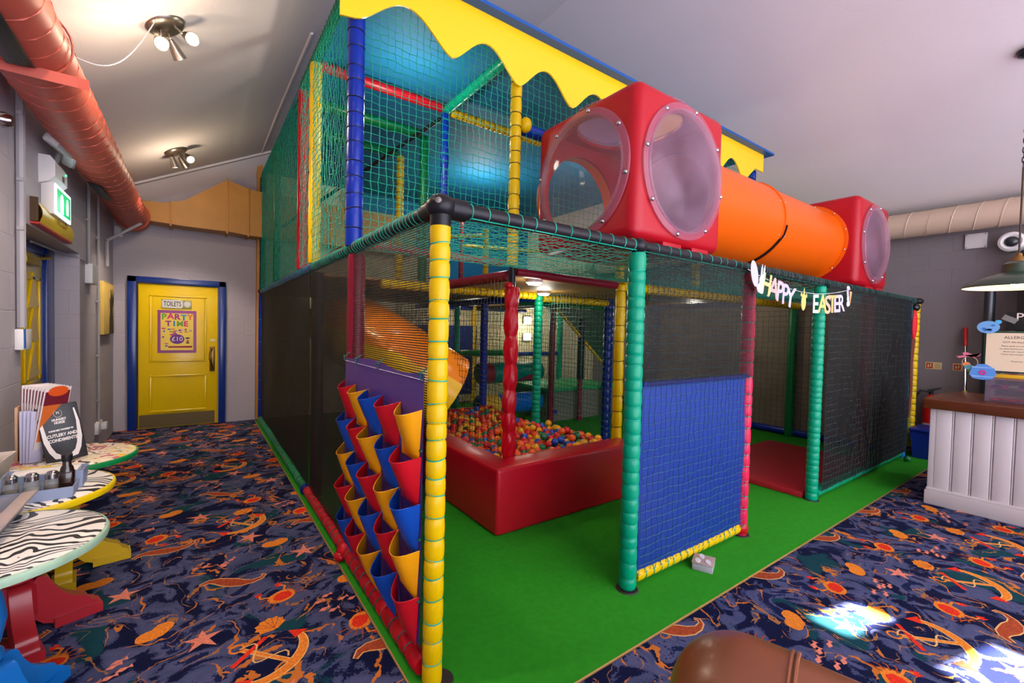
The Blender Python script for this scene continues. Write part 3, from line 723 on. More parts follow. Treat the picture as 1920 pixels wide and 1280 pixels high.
# upper posts
post(0, 1.23, 2.0, 3.72, .052, v_blu, n_blk, .1, 'soft', label='blue padded upper corner post', n=20)
post(0, 2.40, 2.02, 3.68, .05, v_yel, None, .25, 'bulge', label='yellow padded upper post facing the red duct')
post(0.0, 2.93, 2.02, 3.68, .048, v_red, None, .12, 'soft', label='red padded upper post facing the red duct')
post(1.233, 1.23, 2.0, 3.6, .046, v_yel, n_blk, .1, 'bulge', label='yellow padded upper post beside the orange tube')
post(1.233, 2.46, 2.0, 3.66, .042, v_blu, n_tea, .1, 'soft'); post(1.233, 2.97, 2.0, 3.6, .05, v_grn, None, .3, 'soft')
post(1.233, 3.67, 2.0, 3.6, .046, v_yel, n_blk, .08, 'bulge'); post(2.45, 4.3, 2.0, 3.1, .035, v_mar, n_dte, .1, 'soft'); post(2.5, 3.67, 2.0, 2.9, .04, v_yel, n_blk, .08)
post(2.5, 1.23, 2.0, 3.6, .045, v_yel, n_blk, .1); post(3.767, 1.23, 2.0, 3.6, .045, v_yel, n_blk, .1); post(5.0, 1.26, 2.0, 3.6, .045, v_blu, n_blk, .1)
post(0, 6.05, 2.02, 3.7, .04, v_blk, None, .4, 'soft'); post(0, 4.6, 2.02, 3.7, .04, v_grn, None, .4, 'soft')
# upper rails
rail((.03, 2.46, 3.71), (1.19, 2.46, 3.71), .045, v_red, None, .4, 'smooth', label='glossy red padded roof beam')
rail((1.233, 1.28, 3.69), (1.233, 2.44, 3.69), .042, v_tea, n_tea, .12, 'soft', label='teal padded roof beam')
rail((1.29, 2.46, 3.69), (2.46, 2.46, 3.69), .042, v_yel, n_blk, .06, 'bulge', label='yellow padded roof beam')
rail((.03, 2.97, 3.62), (1.19, 2.97, 3.62), .05, v_grn, None, .4, 'soft'); rail((.03, 3.67, 3.62), (1.19, 3.67, 3.62), .05, v_grn, None, .4, 'soft')
rail((1.27, 1.27, 3.12), (2.46, 1.27, 3.12), .05, v_blu, None, .4, 'soft', label='blue padded rail behind the first red cube')
rail((0, 1.28, 3.73), (0, 3.0, 3.73), .035, v_grn, n_dte, .06, 'soft', label='green padded top rail facing the red duct')
rail((0, 3.0, 3.73), (0, 6.05, 3.73), .03, v_blu, n_tea, .1, 'soft')
rail((.05, 4.5, 2.7), (1.2, 2.5, 3.62), .02, v_blk, None, .4, 'smooth')
rail((1.9, 4.3, 2.8), (2.45, 3.67, 2.8), .03, v_yel, n_blk, .08); rail((2.45, 4.3, 2.75), (3.7, 3.7, 2.72), .03, v_yel, n_blk, .08)
rail((0.05, 1.3, 2.03), (1.2, 1.3, 2.03), .03, v_red, None, .3, 'soft')
MB().sphere((1.31, 1.2, 3.12), (.05, .05, .06), v_yel, 12, 8).build('rail_end', None, frame)
# decks and padded panels
ply = M('deck_plywood', (150, 116, 62), .55, vary=.15)
q = MB().box((1.25, 1.27, 1.935), (5.0, 6.04, 1.96), ply).box((.03, 2.5, 1.935), (1.2, 6.04, 1.96), ply); q.build('deck', None, frame)
cloth_b = M('blue_roof_cloth', (4, 112, 160), .7, vary=.12, vscale=2)
q = MB().box((.0, 1.26, 3.775), (5.05, 6.05, 3.785), cloth_b); q.build('roof_panel', None, frame, 'blue cloth roof')
q = MB().box((2.9, 6.0, 1.97), (5.0, 6.04, 3.76), cloth_b).box((1.3, 6.0, 2.95), (2.9, 6.03, 3.76), cloth_b); q.build('back_panel', None, frame)
q = MB().box((2.1, 5.96, .2), (3.75, 6.0, 1.55), vinyl('navy_pad', (10, 40, 104), .5)); q.build('back_pad', None, frame, 'navy padded wall at the back')
dgr = M('dark_green_panel', (10, 62, 40), .5, vary=.15)
q = MB().prism([(3.80, 1.86), (5.02, .86), (5.02, 1.86)], .03, dgr, fr((0, 3.69, 0), (1, 0, 0), (0, 0, 1))); q.build('ramp_side', None, frame, 'dark green triangular ramp side')
rail((3.82, 3.66, 1.86), (4.98, 3.66, .9), .028, v_yel, n_blk, .05, 'bulge')
q = MB().box((3.82, 3.75, .5), (5.4, 4.84, .56), M('green_step_mat', (40, 160, 90), .5), .01).box((3.9, 3.8, 0.012), (5.4, 4.8, .5), M('step_front', (120, 120, 104), .7)); q.build('step_platform', None, frame, 'green topped step platform')

# ------------------------------------------------------------------ yellow fascia and blue eave board
t = T('roof_fascia', 'wavy edged yellow board with a blue eave along the frame top', 'fascia board')
dips = [-.02, .634, 1.206, 1.76, 2.33, 2.9, 3.47, 4.04, 4.61]
poly = [(-.118, 3.79), (-.118, 3.352)]
def zb(x):
    if x < -.02: return 3.352+.018*(x+.118)/.098
    for a, b in zip(dips, dips[1:]):
        if a <= x <= b:
            f = (x-a)/(b-a); f = .5-.5*math.cos(2*PI*f)
            return 3.372+.205*f**.75
    return 3.372+.205*min(1, (x-dips[-1])/.25)
poly += [(x, zb(x)) for x in np.linspace(-.1, 5.066, 150)]+[(5.066, 3.79)]
q = MB().prism(poly, .014, M('yellow_painted_board', (252, 206, 4), .35, coat=.2), fr((0, 1.172, 0), (1, 0, 0), (0, 0, 1))); q.build('wavy_board', parent=t, label='yellow wavy board')
q = MB().box((-.13, 1.08, 3.79), (5.175, 1.24, 3.815), M('blue_painted_board', (4, 82, 160), .4)); q.build('eave_board', parent=t, label='blue eave board')

# ------------------------------------------------------------------ NETS
def net(label, o, eu, ev, cell, m, r=.0018, group=None, sag=(0, 0, 0), cut=None, wob=.006, name='safety_net'):
    o, eu, ev, sag = map(Vector, (o, eu, ev, sag)); nu, nv = max(1, round(eu.length/cell)), max(1, round(ev.length/cell))
    nrm = eu.cross(ev).normalized(); q = MB()
    jit = {}
    def P(i, j):
        if (i, j) not in jit:
            u, v = i/nu, j/nv; e = 0 if i in (0, nu) or j in (0, nv) else 1
            s = math.sin(PI*min(max(u, 0), 1))*math.sin(PI*v)
            jit[i, j] = o+eu*u+ev*v+sag*s+(eu.normalized()*rnd.uniform(-wob, wob)+ev.normalized()*rnd.uniform(-wob, wob)+nrm*rnd.uniform(-wob, wob))*e
        return jit[i, j]
    for i in range(nu+1):
        pts = [P(i, j) for j in range(nv+1)]
        if cut: pts = [p for p in pts if cut(p)]
        if len(pts) > 1: q.tube(pts, r, 3, None, caps=False)
    for j in range(nv+1):
        pts = [P(i, j) for i in range(nu+1)]
        if cut: pts = [p for p in pts if cut(p)]
        if len(pts) > 1: q.tube(pts, r, 3, None, caps=False)
    return q.build(name, m, None, label, 'net', group)
net('teal net across the upper front opening under the wavy yellow board', (.05, 1.225, 2.03), (1.15, 0, 0), (0, 0, 1.6), .05, n_tea, .0025)
net('teal net behind the red cube windows on the upper front', (1.28, 1.225, 2.03), (3.7, 0, 0), (0, 0, 1.6), .06, n_tea, .002)
net('teal net along the upper side facing the red duct', (-.03, 1.28, 2.03), (0, 4.76, 0), (0, 0, 1.68), .05, n_tea, .0025)
net('teal net roof sagging over the single storey front bays', (.03, .03, 1.985), (6.35, 0, 0), (0, 1.18, 0), .045, n_tea, .0019, sag=(0, 0, -.05))
net('dark teal net over the bay with the blue mesh panel', (1.29, -.035, .09), (1.19, 0, 0), (0, 0, 1.86), .052, M('deep_teal_twine', (4, 84, 96), .6), .0016)
net('grey teal net over the black mesh beside the entrance post', (3.82, -.07, .1), (2.55, 0, 0), (0, 0, 1.86), .06, M('grey_teal_twine', (60, 76, 78), .6), .0013)
net('black net between the orange slide and the pocket panel', (1.16, 1.27, .5), (0, 2.3, 0), (0, 0, 1.42), .05, n_blk, .002)
net('dark net between the ball pit and the squeeze rollers', (2.5, 1.27, .3), (0, 2.35, 0), (0, 0, 1.6), .05, n_dte, .0022)
net('black net at the back of the ball pit', (1.2, 3.62, .3), (1.28, 0, 0), (0, 0, 1.6), .05, n_blk, .002)
net('green net deep inside the frame', (3.72, 2.55, .3), (0, 3.2, 0), (0, 0, 1.55), .055, n_dte, .002)
net('black net on the brown mesh wall inside the entrance bay', (6.33, .05, .12), (0, 2.6, 0), (0, 0, 1.75), .08, n_blk, .0022)
net('teal net strip between the last blue and yellow posts', (6.45, -.02, .15), (.33, 0, 0), (0, 0, 1.75), .07, n_tea, .002)
net('teal net inside the upper storey beside the blue pole', (1.25, 2.5, 2.03), (0, 3.4, 0), (0, 0, 1.6), .065, n_tea, .0017)
def sheet(label, a, b, z0, z1, m, bulge=.01, name='mesh_screen', out=(0, 0)):
    q = MB(); nu, nv = 14, 10
    q.grid(lambda u, v: (a[0]+(b[0]-a[0])*u+out[0]*math.sin(PI*u)*math.sin(PI*v)*bulge+out[0]*.004*math.sin(u*17+v*9), a[1]+(b[1]-a[1])*u+out[1]*math.sin(PI*u)*math.sin(PI*v)*bulge+out[1]*.004*math.sin(u*13+v*11), z0+(z1-z0)*v), nu, nv, m)
    return q.build(name, None, None, label, 'mesh screen')
sheet('see-through black mesh behind the pocket panel', (-.012, .03), (-.012, 1.23), .09, 1.98, m_debris, .01, out=(-1, 0))
sheet('dark black mesh panel between the maroon post and the long opaque panel', (-.014, 1.24), (-.014, 2.44), .09, 1.98, debris_mesh('mid_black_debris_mesh', (13, 11, 11), .011, .15), .015, out=(-1, 0))
sheet('nearly opaque long black mesh panel running to the back wall', (-.014, 2.46), (-.014, 6.05), .09, 1.98, m_debris_dense, .015, out=(-1, 0))
sheet('green fine mesh on the upper side next to the ochre duct', (-.02, 3.0), (-.02, 6.05), 2.02, 3.7, debris_mesh('green_debris_mesh', (0, 110, 92), .011, .35), .01, out=(-1, 0))
sheet('thin black mesh above the blue panel', (1.28, -.052), (2.505, -.052), 1.19, 1.97, debris_mesh('thin_black_debris_mesh', (12, 13, 13), .011, .5), .004, out=(0, -1))
sheet('black mesh screen beside the teal entrance post', (3.81, -.062), (5.06, -.062), .1, 1.97, debris_mesh('right_black_mesh', (13, 13, 14), .011, .24), .01, out=(0, -1))
sheet('denser black mesh screen before the light blue post', (5.07, -.062), (6.38, -.062), .1, 1.97, m_debris_dense, .01, out=(0, -1))
sheet('brown mesh wall inside the entrance bay', (6.44, .05), (6.44, 3.6), .05, 1.95, m_debris_brown, .01, out=(-1, 0))
# blue woven mesh panel
def weave(name, rgb, cell):
    k = NT(name); x, y, z = k.sep(k.obj)
    a = k.math('ABSOLUTE', k.math('SUBTRACT', k.math('FRACT', k.math('DIVIDE', x, cell)), .5))
    b = k.math('ABSOLUTE', k.math('SUBTRACT', k.math('FRACT', k.math('DIVIDE', z, cell)), .5))
    h = k.math('MAXIMUM', a, b)
    k.base(k.mix(k.sstep(h, .25, .45), k.col(tuple(v*.45 for v in rgb)), k.col(rgb)), .5, .4); k.bump(h, .4, .003)
    return k.m
q = MB().grid(lambda u, v: (1.285+1.19*u, -.02-.006*math.sin(v*9+u*3), .1+1.1*v), 10, 12, weave('blue_woven_mesh', (2, 64, 170), .0085))
q.tube([(1.285, -.022, 1.2), (2.475, -.022, 1.2)], .014, 8, M('blue_hem', (16, 54, 150), .6))
q.build('woven_screen', None, None, 'blue woven mesh panel in the lower half of the netted bay', 'mesh screen')

# ------------------------------------------------------------------ POCKET PANEL
pk = T('pocket_hanging', 'purple hanging panel of red yellow and blue throwing pockets', 'pocket panel')
purple = M('purple_vinyl_sheet', (76, 52, 128), .42, bump=.05, bscale=10)
q = MB().grid(lambda u, v: (-.045-.006*math.sin(u*PI*3)*v, .03+1.18*u, .17+1.14*v-.012*math.sin(u*PI*2.5)*(v > .99)), 16, 12, purple); q.build('backing', parent=pk)
q = MB()
for v in (1.283,): q.tube([(-.052, .03+1.18*i/60, v) for i in range(61)], .0015, 4, M('pale_stitch', (196, 186, 210), .7))
q.build('stitching', parent=pk)
for y in (1.2, .95, .58, .05):
    q = MB().sphere((-.056, y, 1.308), (.008, .014, .008), n_dte, 8, 6); q.tube([(-.056, y, 1.308), (-.06, y-.014, 1.295), (-.058, y-.016, 1.28)], .0035, 6, n_dte); q.tube([(-.05, y, 1.31), (-.02, y, 1.335)], .003, 6, n_dte)
    q.build('tie_cord', parent=pk)
for z in (.99, .62, .36): MB().sphere((-.052, .035, z), (.008, .012, .007), n_dte, 8, 6).build('tie_cord', parent=pk)
pcol = {'R': ('red', vinyl('red_pocket_vinyl', (200, 18, 34), .4)), 'Y': ('yellow', vinyl('yellow_pocket_vinyl', (244, 166, 10), .4)), 'B': ('blue', vinyl('blue_pocket_vinyl', (10, 76, 176), .4))}
rows = ['RYBRY', 'BRYBR', 'YBRYB', 'RYBRY', 'BRYBR']
for r_, row in enumerate(rows):
    for c_, ch in enumerate(row):
        yc = 1.075-c_*.232; ztop = 1.15-r_*.195; w2 = .118; dp = .085+rnd.uniform(-.012, .012); sk = rnd.uniform(-.08, .08)
        def pf(u, v, yc=yc, ztop=ztop, dp=dp, sk=sk):
            s_ = 2*u-1; tp = 1-v
            bul = (1-abs(s_+.28*(1-s_*s_)*(-1 if True else 1))**2.6)
            x = -.052-dp*max(bul, 0)*tp**.8
            return (x, yc-s_*w2*(.80+.20*tp), ztop-.022*bul*tp-.215*v+.01*abs(s_)*tp)
        q = MB().grid(pf, 14, 8, pcol[ch][1])
        q.tube([pf(i/20, 0) for i in range(21)], .0022, 5, pcol[ch][1])
        q.build('pocket', parent=pk, label=pcol[ch][0]+' vinyl pocket')

# ------------------------------------------------------------------ BALL PIT
redpad = M('red_padded_vinyl', (178, 14, 34), .3, spec=.35, bump=.1, bscale=9, vary=.06)
t = T('ball_pit_wall', 'low red padded wall around the corner of the ball pit', 'pit wall')
bm = bmesh.new(); lp = [(.935, .93), (2.47, .93), (2.47, 1.165), (1.15, 1.165), (1.15, 3.6), (.935, 3.6)]
fv = bm.faces.new([bm.verts.new((x, y, MZ)) for x, y in lp]); ex = bmesh.ops.extrude_face_region(bm, geom=[fv])
for v in ex['geom']:
    if isinstance(v, bmesh.types.BMVert): v.co.z = .5
bmesh.ops.bevel(bm, geom=bm.edges[:], offset=.028, segments=4, affect='EDGES', profile=.5); bmesh.ops.recalc_face_normals(bm, faces=bm.faces); bm.verts.index_update()
q = MB().add([v.co[:] for v in bm.verts], [[v.index for v in f.verts] for f in bm.faces], redpad, True); bm.free(); q.build('corner_bolster', parent=t)
MB().box((2.44, 1.167, MZ), (2.49, 3.6, .38), redpad, .01, 3).build('far_bolster', parent=t)
MB().box((1.152, 3.55, MZ), (2.438, 3.6, .42), redpad, .01, 3).build('back_bolster', parent=t)
bcols = [('red', (206, 30, 24)), ('orange', (236, 92, 14)), ('yellow', (236, 176, 12)), ('blue', (14, 70, 176)), ('green', (14, 112, 66))]
spots = []
sp = .074
for j in range(34):
    for i in range(18):
        x = 1.19+sp*(i+.5*(j % 2))+rnd.uniform(-.01, .01); y = 1.205+sp*.866*j+rnd.uniform(-.01, .01)
        if x > 2.40 or y > 3.5: continue
        spots.append((x, y, .425+rnd.uniform(-.018, .018)+.03*math.sin(x*4+1)*math.sin(y*3)+.035*(j % 3 == 1)*(rnd.random() < .4)))
spots.sort(key=lambda p: (p[0]+.8)**2+(p[1]+1.65)**2)
r_ball = .036
protos = []
rest = MB(); made = [0]*5
bm_ = [M(c+'_ball_plastic', rgb, .3, coat=.3) for c, rgb in bcols]
for n_, p in enumerate(spots):
    w_ = rnd.random(); k = 0 if w_ < .3 else 1 if w_ < .53 else 2 if w_ < .73 else 3 if w_ < .88 else 4
    if n_ < 300:
        if made[k] == 0:
            o = MB().sphere((0, 0, 0), r_ball, None, 16, 10).build('ball', bm_[k], None, bcols[k][0]+' plastic ball lying in the ball pit', 'ball', 'balls in the ball pit'); protos.append((k, o))
        else:
            o = dup([q for kk, q in protos if kk == k][0])
        made[k] += 1; o.location = p
    else: rest.sphere(p, r_ball, bm_[k], 10, 7)
for x in np.arange(1.2, 2.42, .07):
    for y in np.arange(1.22, 3.5, .07):
        rest.sphere((x+rnd.uniform(-.01, .01), y+rnd.uniform(-.01, .01), .362), r_ball, bm_[rnd.randrange(5)], 8, 5)
rest.box((1.155, 1.17, .02), (2.435, 3.545, .345), M('pit_base', (60, 20, 24), .8))
rest.build('ball_layer', None, None, 'deeper plastic balls filling the ball pit', 'balls', 'balls in the ball pit', 'stuff')

# ------------------------------------------------------------------ SLIDE, ROLLERS, INNER MATS
sl_y = M('yellow_slide_plastic', (240, 186, 12), .28, coat=.3); sl_o = M('orange_slide_plastic', (238, 132, 10), .28, coat=.3)
t = T('spiral_slide', 'orange and yellow spiral slide coming down into the ball pit', 'slide')
path = [(.52, 3.5, 1.52), (.52, 3.1, 1.46), (.58, 2.75, 1.36), (.74, 2.45, 1.2), (.98, 2.3, 1.02), (1.2, 2.25, .88)]
pts = []
for i in range(len(path)-1):
    for s_ in range(5): pts.append(tuple(Vector(path[i]).lerp(Vector(path[i+1]), s_/5)))
pts.append(path[-1])
def half(a0, a1, r, m):
    q = MB(); vs = []; n = 14; k = len(pts)
    for i, p in enumerate(pts):
        tdir = (Vector(pts[min(i+1, k-1)])-Vector(pts[max(i-1, 0)])).normalized(); side = tdir.cross(Vector((0, 0, 1))).normalized(); up = side.cross(tdir)
        for th in (0., .012):
            for j in range(n+1):
                a = a0+(a1-a0)*j/n; vs.append(Vector(p)+(side*math.cos(a)+up*math.sin(a))*(r-th))
    N = 2*(n+1); fs = []
    for i in range(k-1):
        for j in range(n):
            a = i*N+j; fs.append([a, a+1, a+N+1, a+N]); b = a+n+1; fs.append([b, b+N, b+N+1, b+1])
        for j in (0, n): a = i*N+j; fs.append([a, a+N, a+N+n+1, a+n+1])
    for j in range(n):
        for i in (0, k-1): a = i*N+j; fs.append([a, a+n+1, a+n+2, a+1])
    return q.add(vs, fs, m, True)
half(.32, PI+.32, .37, sl_o).build('upper_shell', parent=t, label='orange upper half')
half(PI+.32, 2*PI+.32, .37, sl_y).build('lower_shell', parent=t, label='yellow lower half')
MB().tube([(.62, 2.85, .02), (.62, 2.85, 1.1)], .03, 10, v_blk).build('support', parent=t)
def roller(label, z, mats, y=3.9, r=.155):
    t = T('squeeze_roller', label, 'roller')
    q = MB().lathe([(0, 0), (r*.9, 0), (r, .04), (r, 1.1), (r*.9, 1.14), (0, 1.14)], 28, mats[0], fr((2.56, y, z), (0, 1, 0), (0, 0, 1))); q.build('roll', parent=t)
    for x0, x1, m in mats[1]: MB().lathe([(r+.003, 0), (r+.003, x1-x0)], 28, m, fr((2.56+x0, y, z), (0, 1, 0), (0, 0, 1))).build('patch', parent=t)
    if len(mats) > 2: MB().prism(mats[2], .004, v_mar, fr((2.56, y-r-.004, z), (1, 0, 0), (0, 0, 1))).build('patch', parent=t)
    return t
roller('dark teal squeeze roller with maroon patches behind the ball pit', .84, (vinyl('teal_roller', (0, 112, 92), .35), [(.02, .2, v_mar)], [(.5, -.15), (.98, .02), (.9, -.05), (.86, -.12), (.75, -.1)]))
roller('blue squeeze roller with a yellow end low behind the ball pit', .36, (vinyl('blue_roller', (14, 96, 176), .35), [(.02, .32, vinyl('yellow_roller', (214, 170, 40), .4))]))
t = T('landing_mat', 'dark red padded floor mat inside the entrance bay', 'mat')
MB().box((3.72, .06, MZ), (5.6, 1.2, .07), M('dark_red_mat', (150, 12, 30), .45, bump=.08, bscale=10), .012).build('pad', parent=t)
gm = M('green_play_carpet', (38, 132, 24), .9, bump=.35, bscale=260, vary=.08, vscale=30, spec=.15)
tag(MB().box((-.075, -.33, .0005), (6.9, 6.1, MZ), gm, .003).build('play_mat'), 'bright green carpet mat under the whole play frame', 'mat')
q = MB().tube([(-.077, -.332, .006), (6.9, -.332, .006)], .006, 6, M('brass_edge', (176, 140, 80), .4, .6)); q.tube([(-.077, -.332, .006), (-.077, 6.1, .006)], .006, 6, M('brass_edge', (176, 140, 80)))
q.build('edge_strip', label='thin brass edging strip around the green carpet mat', cat='edging')

# ------------------------------------------------------------------ RED CUBES AND ORANGE TUBE
cub_red = M('red_rotomoulded_plastic', (172, 14, 30), .36, spec=.3, bump=.03, bscale=60); tub_or = M('orange_tube_plastic', (222, 92, 2), .34, spec=.3, bump=.02, bscale=30)
k = NT('milky_window_plastic'); k.base(k.col((206, 164, 186)), .12, .6)
fres = k.nt.nodes.new('ShaderNodeFresnel'); fres.inputs[0].default_value = 1.45
k.transparent(k.math('ADD', k.math('MULTIPLY', k.noise(k.obj, 3.5, 4), .42), k.math('MULTIPLY', fres.outputs[0], .6)), (.93, .86, .90, 1)); m_win = k.m
k = NT('clear_window_plastic'); k.base(k.col((206, 190, 196)), .08, .6)
fres = k.nt.nodes.new('ShaderNodeFresnel'); fres.inputs[0].default_value = 1.45
k.transparent(k.math('ADD', k.math('MULTIPLY', k.noise(k.obj, 4, 5), .16), k.math('MULTIPLY', fres.outputs[0], .7)), (.96, .92, .94, 1)); m_win2 = k.m
k = NT('window_rim_plastic'); k.base(k.col((196, 120, 140)), .15, .6); k.transparent(.42, (.95, .85, .88, 1)); m_rim = k.m
def cube_body(s, openings):
    def rb(sz, bev, seg):
        bm = bmesh.new(); bmesh.ops.create_cube(bm, size=sz); bmesh.ops.bevel(bm, geom=bm.edges[:], offset=bev, segments=seg, affect='EDGES', profile=.5)
        me = bpy.data.meshes.new('tmp'); bm.to_mesh(me); bm.free(); o = bpy.data.objects.new('tmp', me); C.objects.link(o); return o
    a = rb(s, .075, 5); cut = [rb(s-.05, .06, 3)]
    for ax, sg in openings:
        q = MB().lathe([(0, 0), (.385, 0), (.385, .3), (0, .3)], 48)
        d = Vector((0, 0, 0)); d[ax] = sg
        mt = d.to_track_quat('Z', 'Y').to_matrix().to_4x4(); mt.translation = d*(s/2-.15)
        q.v = [tuple(mt @ Vector(v)) for v in q.v]; cut.append(q.build('tmp'))
    for c in cut:
        bmx = bmesh.new(); bmx.from_mesh(c.data); bmesh.ops.remove_doubles(bmx, verts=bmx.verts, dist=1e-5); bmesh.ops.recalc_face_normals(bmx, faces=bmx.faces); bmx.to_mesh(c.data); bmx.free()
        md = a.modifiers.new('b', 'BOOLEAN'); md.operation = 'DIFFERENCE'; md.object = c; md.solver = 'EXACT'
    dg = bpy.context.evaluated_depsgraph_get(); me = bpy.data.meshes.new_from_object(a.evaluated_get(dg))
    for o in [a]+cut: bpy.data.objects.remove(o)
    return me
def tube_cube(label, loc, s, openings, wins):
    t = T('crawl_cube', label, 'crawl cube', loc, group='red crawl cubes')
    me = cube_body(s, openings); me.materials.clear(); me.materials.append(cub_red)
    for p in me.polygons: p.use_smooth = True
    me.set_sharp_from_angle(angle=.5)
    o = bpy.data.objects.new('cube_shell', me); C.objects.link(o); o.parent = t
    for ax, sg, m in wins:
        d = Vector((0, 0, 0)); d[ax] = sg; mt = d.to_track_quat('Z', 'Y').to_matrix().to_4x4(); mt.translation = d*(s/2)
        q = MB().lathe([(.405, .025), (.36, .05), (.25, .078), (.12, .092), (.0, .096)], 48, m)
        q.v = [tuple(mt @ Vector(v)) for v in q.v]; wo = q.build('bubble_window', None, t, 'clear domed window')
        q = MB().lathe([(.445, .003), (.445, .014), (.43, .02), (.405, .022), (.392, .03), (.385, .0)], 48, m_rim)
        q.v = [tuple(mt @ Vector(v)) for v in q.v]; q.build('window_rim', None, wo)
        for i in range(8):
            a = 2*PI*(i+.5)/8+.2; MB().lathe([(0, .012), (.008, .011), (.015, .004), (.016, 0)], 12, chrome, mt @ ZAX(.425*math.cos(a), .425*math.sin(a), .018)).build('bolt', None, wo)
    for x in (-.12, .2): MB().box((x-.1, -s/2-.01, -s/2-.035), (x+.1, -s/2+.05, -s/2+.01), cub_red, .008).build('foot_flange', None, t)
    return t
s1 = .98
tube_cube('large red crawl cube with two domed windows over the black rail', (1.36+s1/2, .13+s1/2, 2.08+s1/2), s1, [(0, -1), (1, -1), (0, 1), (1, 1), (2, 1)], [(0, -1, m_win2), (1, -1, m_win), (2, 1, m_win)])
tube_cube('red crawl cube with one round window at the end above the black mesh', (4.98+s1/2, .09+s1/2, 2.07+s1/2), s1, [(0, -1), (1, -1), (1, 1)], [(1, -1, m_win)])
t = T('crawl_tube', 'thick orange crawl tube joining the two red cubes', 'crawl tube')
axy, axz = .62, 2.57
def pipe(x0, x1, y0, y1, r, m, nm, lip=True, lab=None):
    d = Vector((x1-x0, y1-y0, 0)); L = d.length
    prof = [(r+.035, .0), (r+.035, .022), (r, .026), (r, L-.026), (r+.012, L-.022), (r+.012, L), (r-.012, L), (r-.012, 0), (r+.035, 0)]
    q = MB().lathe(prof, 56, m); mt = d.to_track_quat('Z', 'Y').to_matrix().to_4x4(); mt.translation = Vector((x0, y0, axz))
    q.v = [tuple(mt @ Vector(v)) for v in q.v]; return q.build(nm, None, t, lab, sharp=.9)
pipe(1.36+s1+.002, 3.55, axy, axy, .405, tub_or, 'tube_section'); pipe(4.978, 3.552, axy, axy, .40, tub_or, 'tube_section')
q = MB(); q.tube([(3.545, axy+.415*math.cos(a), axz+.415*math.sin(a)) for a in np.linspace(-PI*.95, -PI*.45, 16)], .02, 6, v_blk, flat=.25)
q.v = [(x+.0-.45*max(0, (-z+axz-.15)), y, z) for x, y, z in q.v]; q.build('support_strap', None, t, 'black support strap')
for x, n_ in ((1.36+s1+.03, 12), (4.95, 12), (3.5, 8), (3.6, 8)):
    for i in range(n_):
        a = 2*PI*(i+.5)/n_; rr = .425 if x in (1.36+s1+.03, 4.95) else .406
        if math.cos(a) < .3: MB().sphere((x, axy+rr*math.cos(a), axz+rr*math.sin(a)), .008, chrome, 6, 4).build('bolt', None, t)
t = T('entry_tube', 'short orange tube between the yellow post and the near red cube', 'crawl tube')
q = MB().lathe([(.44, 0), (.44, .03), (.40, .034), (.40, .1), (.39, .1), (.39, 0), (.44, 0)], 48, tub_or); mt = Vector((0, 1, 0)).to_track_quat('Z', 'Y').to_matrix().to_4x4(); mt.translation = Vector((1.36+s1/2, 1.112, axz))
q.v = [tuple(mt @ Vector(v)) for v in q.v]; q.build('tube_section', None, t)

# ------------------------------------------------------------------ EASTER BANNER
bn = T('easter_banner', 'pastel HAPPY EASTER letter banner strung along the top rail', 'banner')
def sagz(x): return 1.955-.10*math.sin(PI*(x-2.28)/1.93)**.9 if 2.28 <= x <= 4.21 else 1.955
q = MB().tube([(x, -.095, sagz(x)) for x in np.linspace(2.285, 4.2, 40)], .0022, 5, white_pl); q.sphere((4.2, -.075, 1.965), (.03, .012, .02), paper, 8, 6); q.build('string', parent=bn)
pal = [M('pastel_%d' % i, tuple(v*.9 for v in c), .7, spec=.2) for i, c in enumerate([(238, 222, 140), (240, 186, 176), (240, 196, 200), (206, 196, 232), (214, 208, 240), (214, 236, 220), (238, 214, 120), (240, 196, 160), (216, 206, 236), (222, 214, 240), (236, 200, 120)])]
names = ['pale yellow', 'pink', 'rose', 'lilac', 'pale lilac', 'mint', 'yellow', 'peach', 'lilac', 'pale lilac', 'yellow']
def plate(poly, m, x, z, a, nm, lab, sc=1.):
    q = MB().prism([(px*sc, pz*sc) for px, pz in poly], .003, m, Matrix.Translation((x, -.098, z)) @ Matrix.Rotation(a, 4, 'Y') @ fr((0, 0, 0), (1, 0, 0), (0, 0, 1)))
    q.build(nm, parent=bn, label=lab)
def letter(ch, x, z, i, ry, rz, wd=1.):
    q = MB(); q.text(ch, .215, .003, pal[i], Matrix.Translation((x, -.100, z)) @ Matrix.Rotation(ry, 4, 'Y') @ Matrix.Rotation(rz, 4, 'Z') @ fr((0, 0, 0), (1, 0, 0), (0, 0, 1)) @ Matrix.Diagonal((.7*wd, 1, 1, 1)), 'CENTER', .004)
    q.build('letter', parent=bn, label=names[i]+' letter '+ch)
for ch, x, z, i, ry in (('H', 2.58, 1.862, 0, .2), ('A', 2.69, 1.842, 1, .25), ('P', 2.79, 1.825, 2, .1), ('P', 2.88, 1.81, 3, .05), ('Y', 2.97, 1.79, 4, .15),
                        ('E', 3.44, 1.765, 5, -.02), ('A', 3.585, 1.772, 6, 0), ('S', 3.695, 1.77, 7, -.05), ('T', 3.795, 1.782, 10, -.05), ('E', 3.895, 1.79, 8, -.1), ('R', 4.0, 1.80, 9, -.15)):
    letter(ch, x-.03, z, i, ry, rnd.uniform(-.45, -.15))
bunny = [(-.03, -.09), (.035, -.09), (.045, -.05), (.03, -.02), (.04, .01), (.03, .04), (.035, .1), (.025, .135), (.012, .1), (.008, .05), (-.0, .05), (-.004, .1), (-.016, .13), (-.024, .09), (-.02, .035), (-.035, .01), (-.025, -.02), (-.05, -.04), (-.055, -.065)]
plate(bunny, M('white_card', (204, 198, 208), .7), 2.47, 1.885, .2, 'bunny_cutout', 'white rabbit cutout', .95)
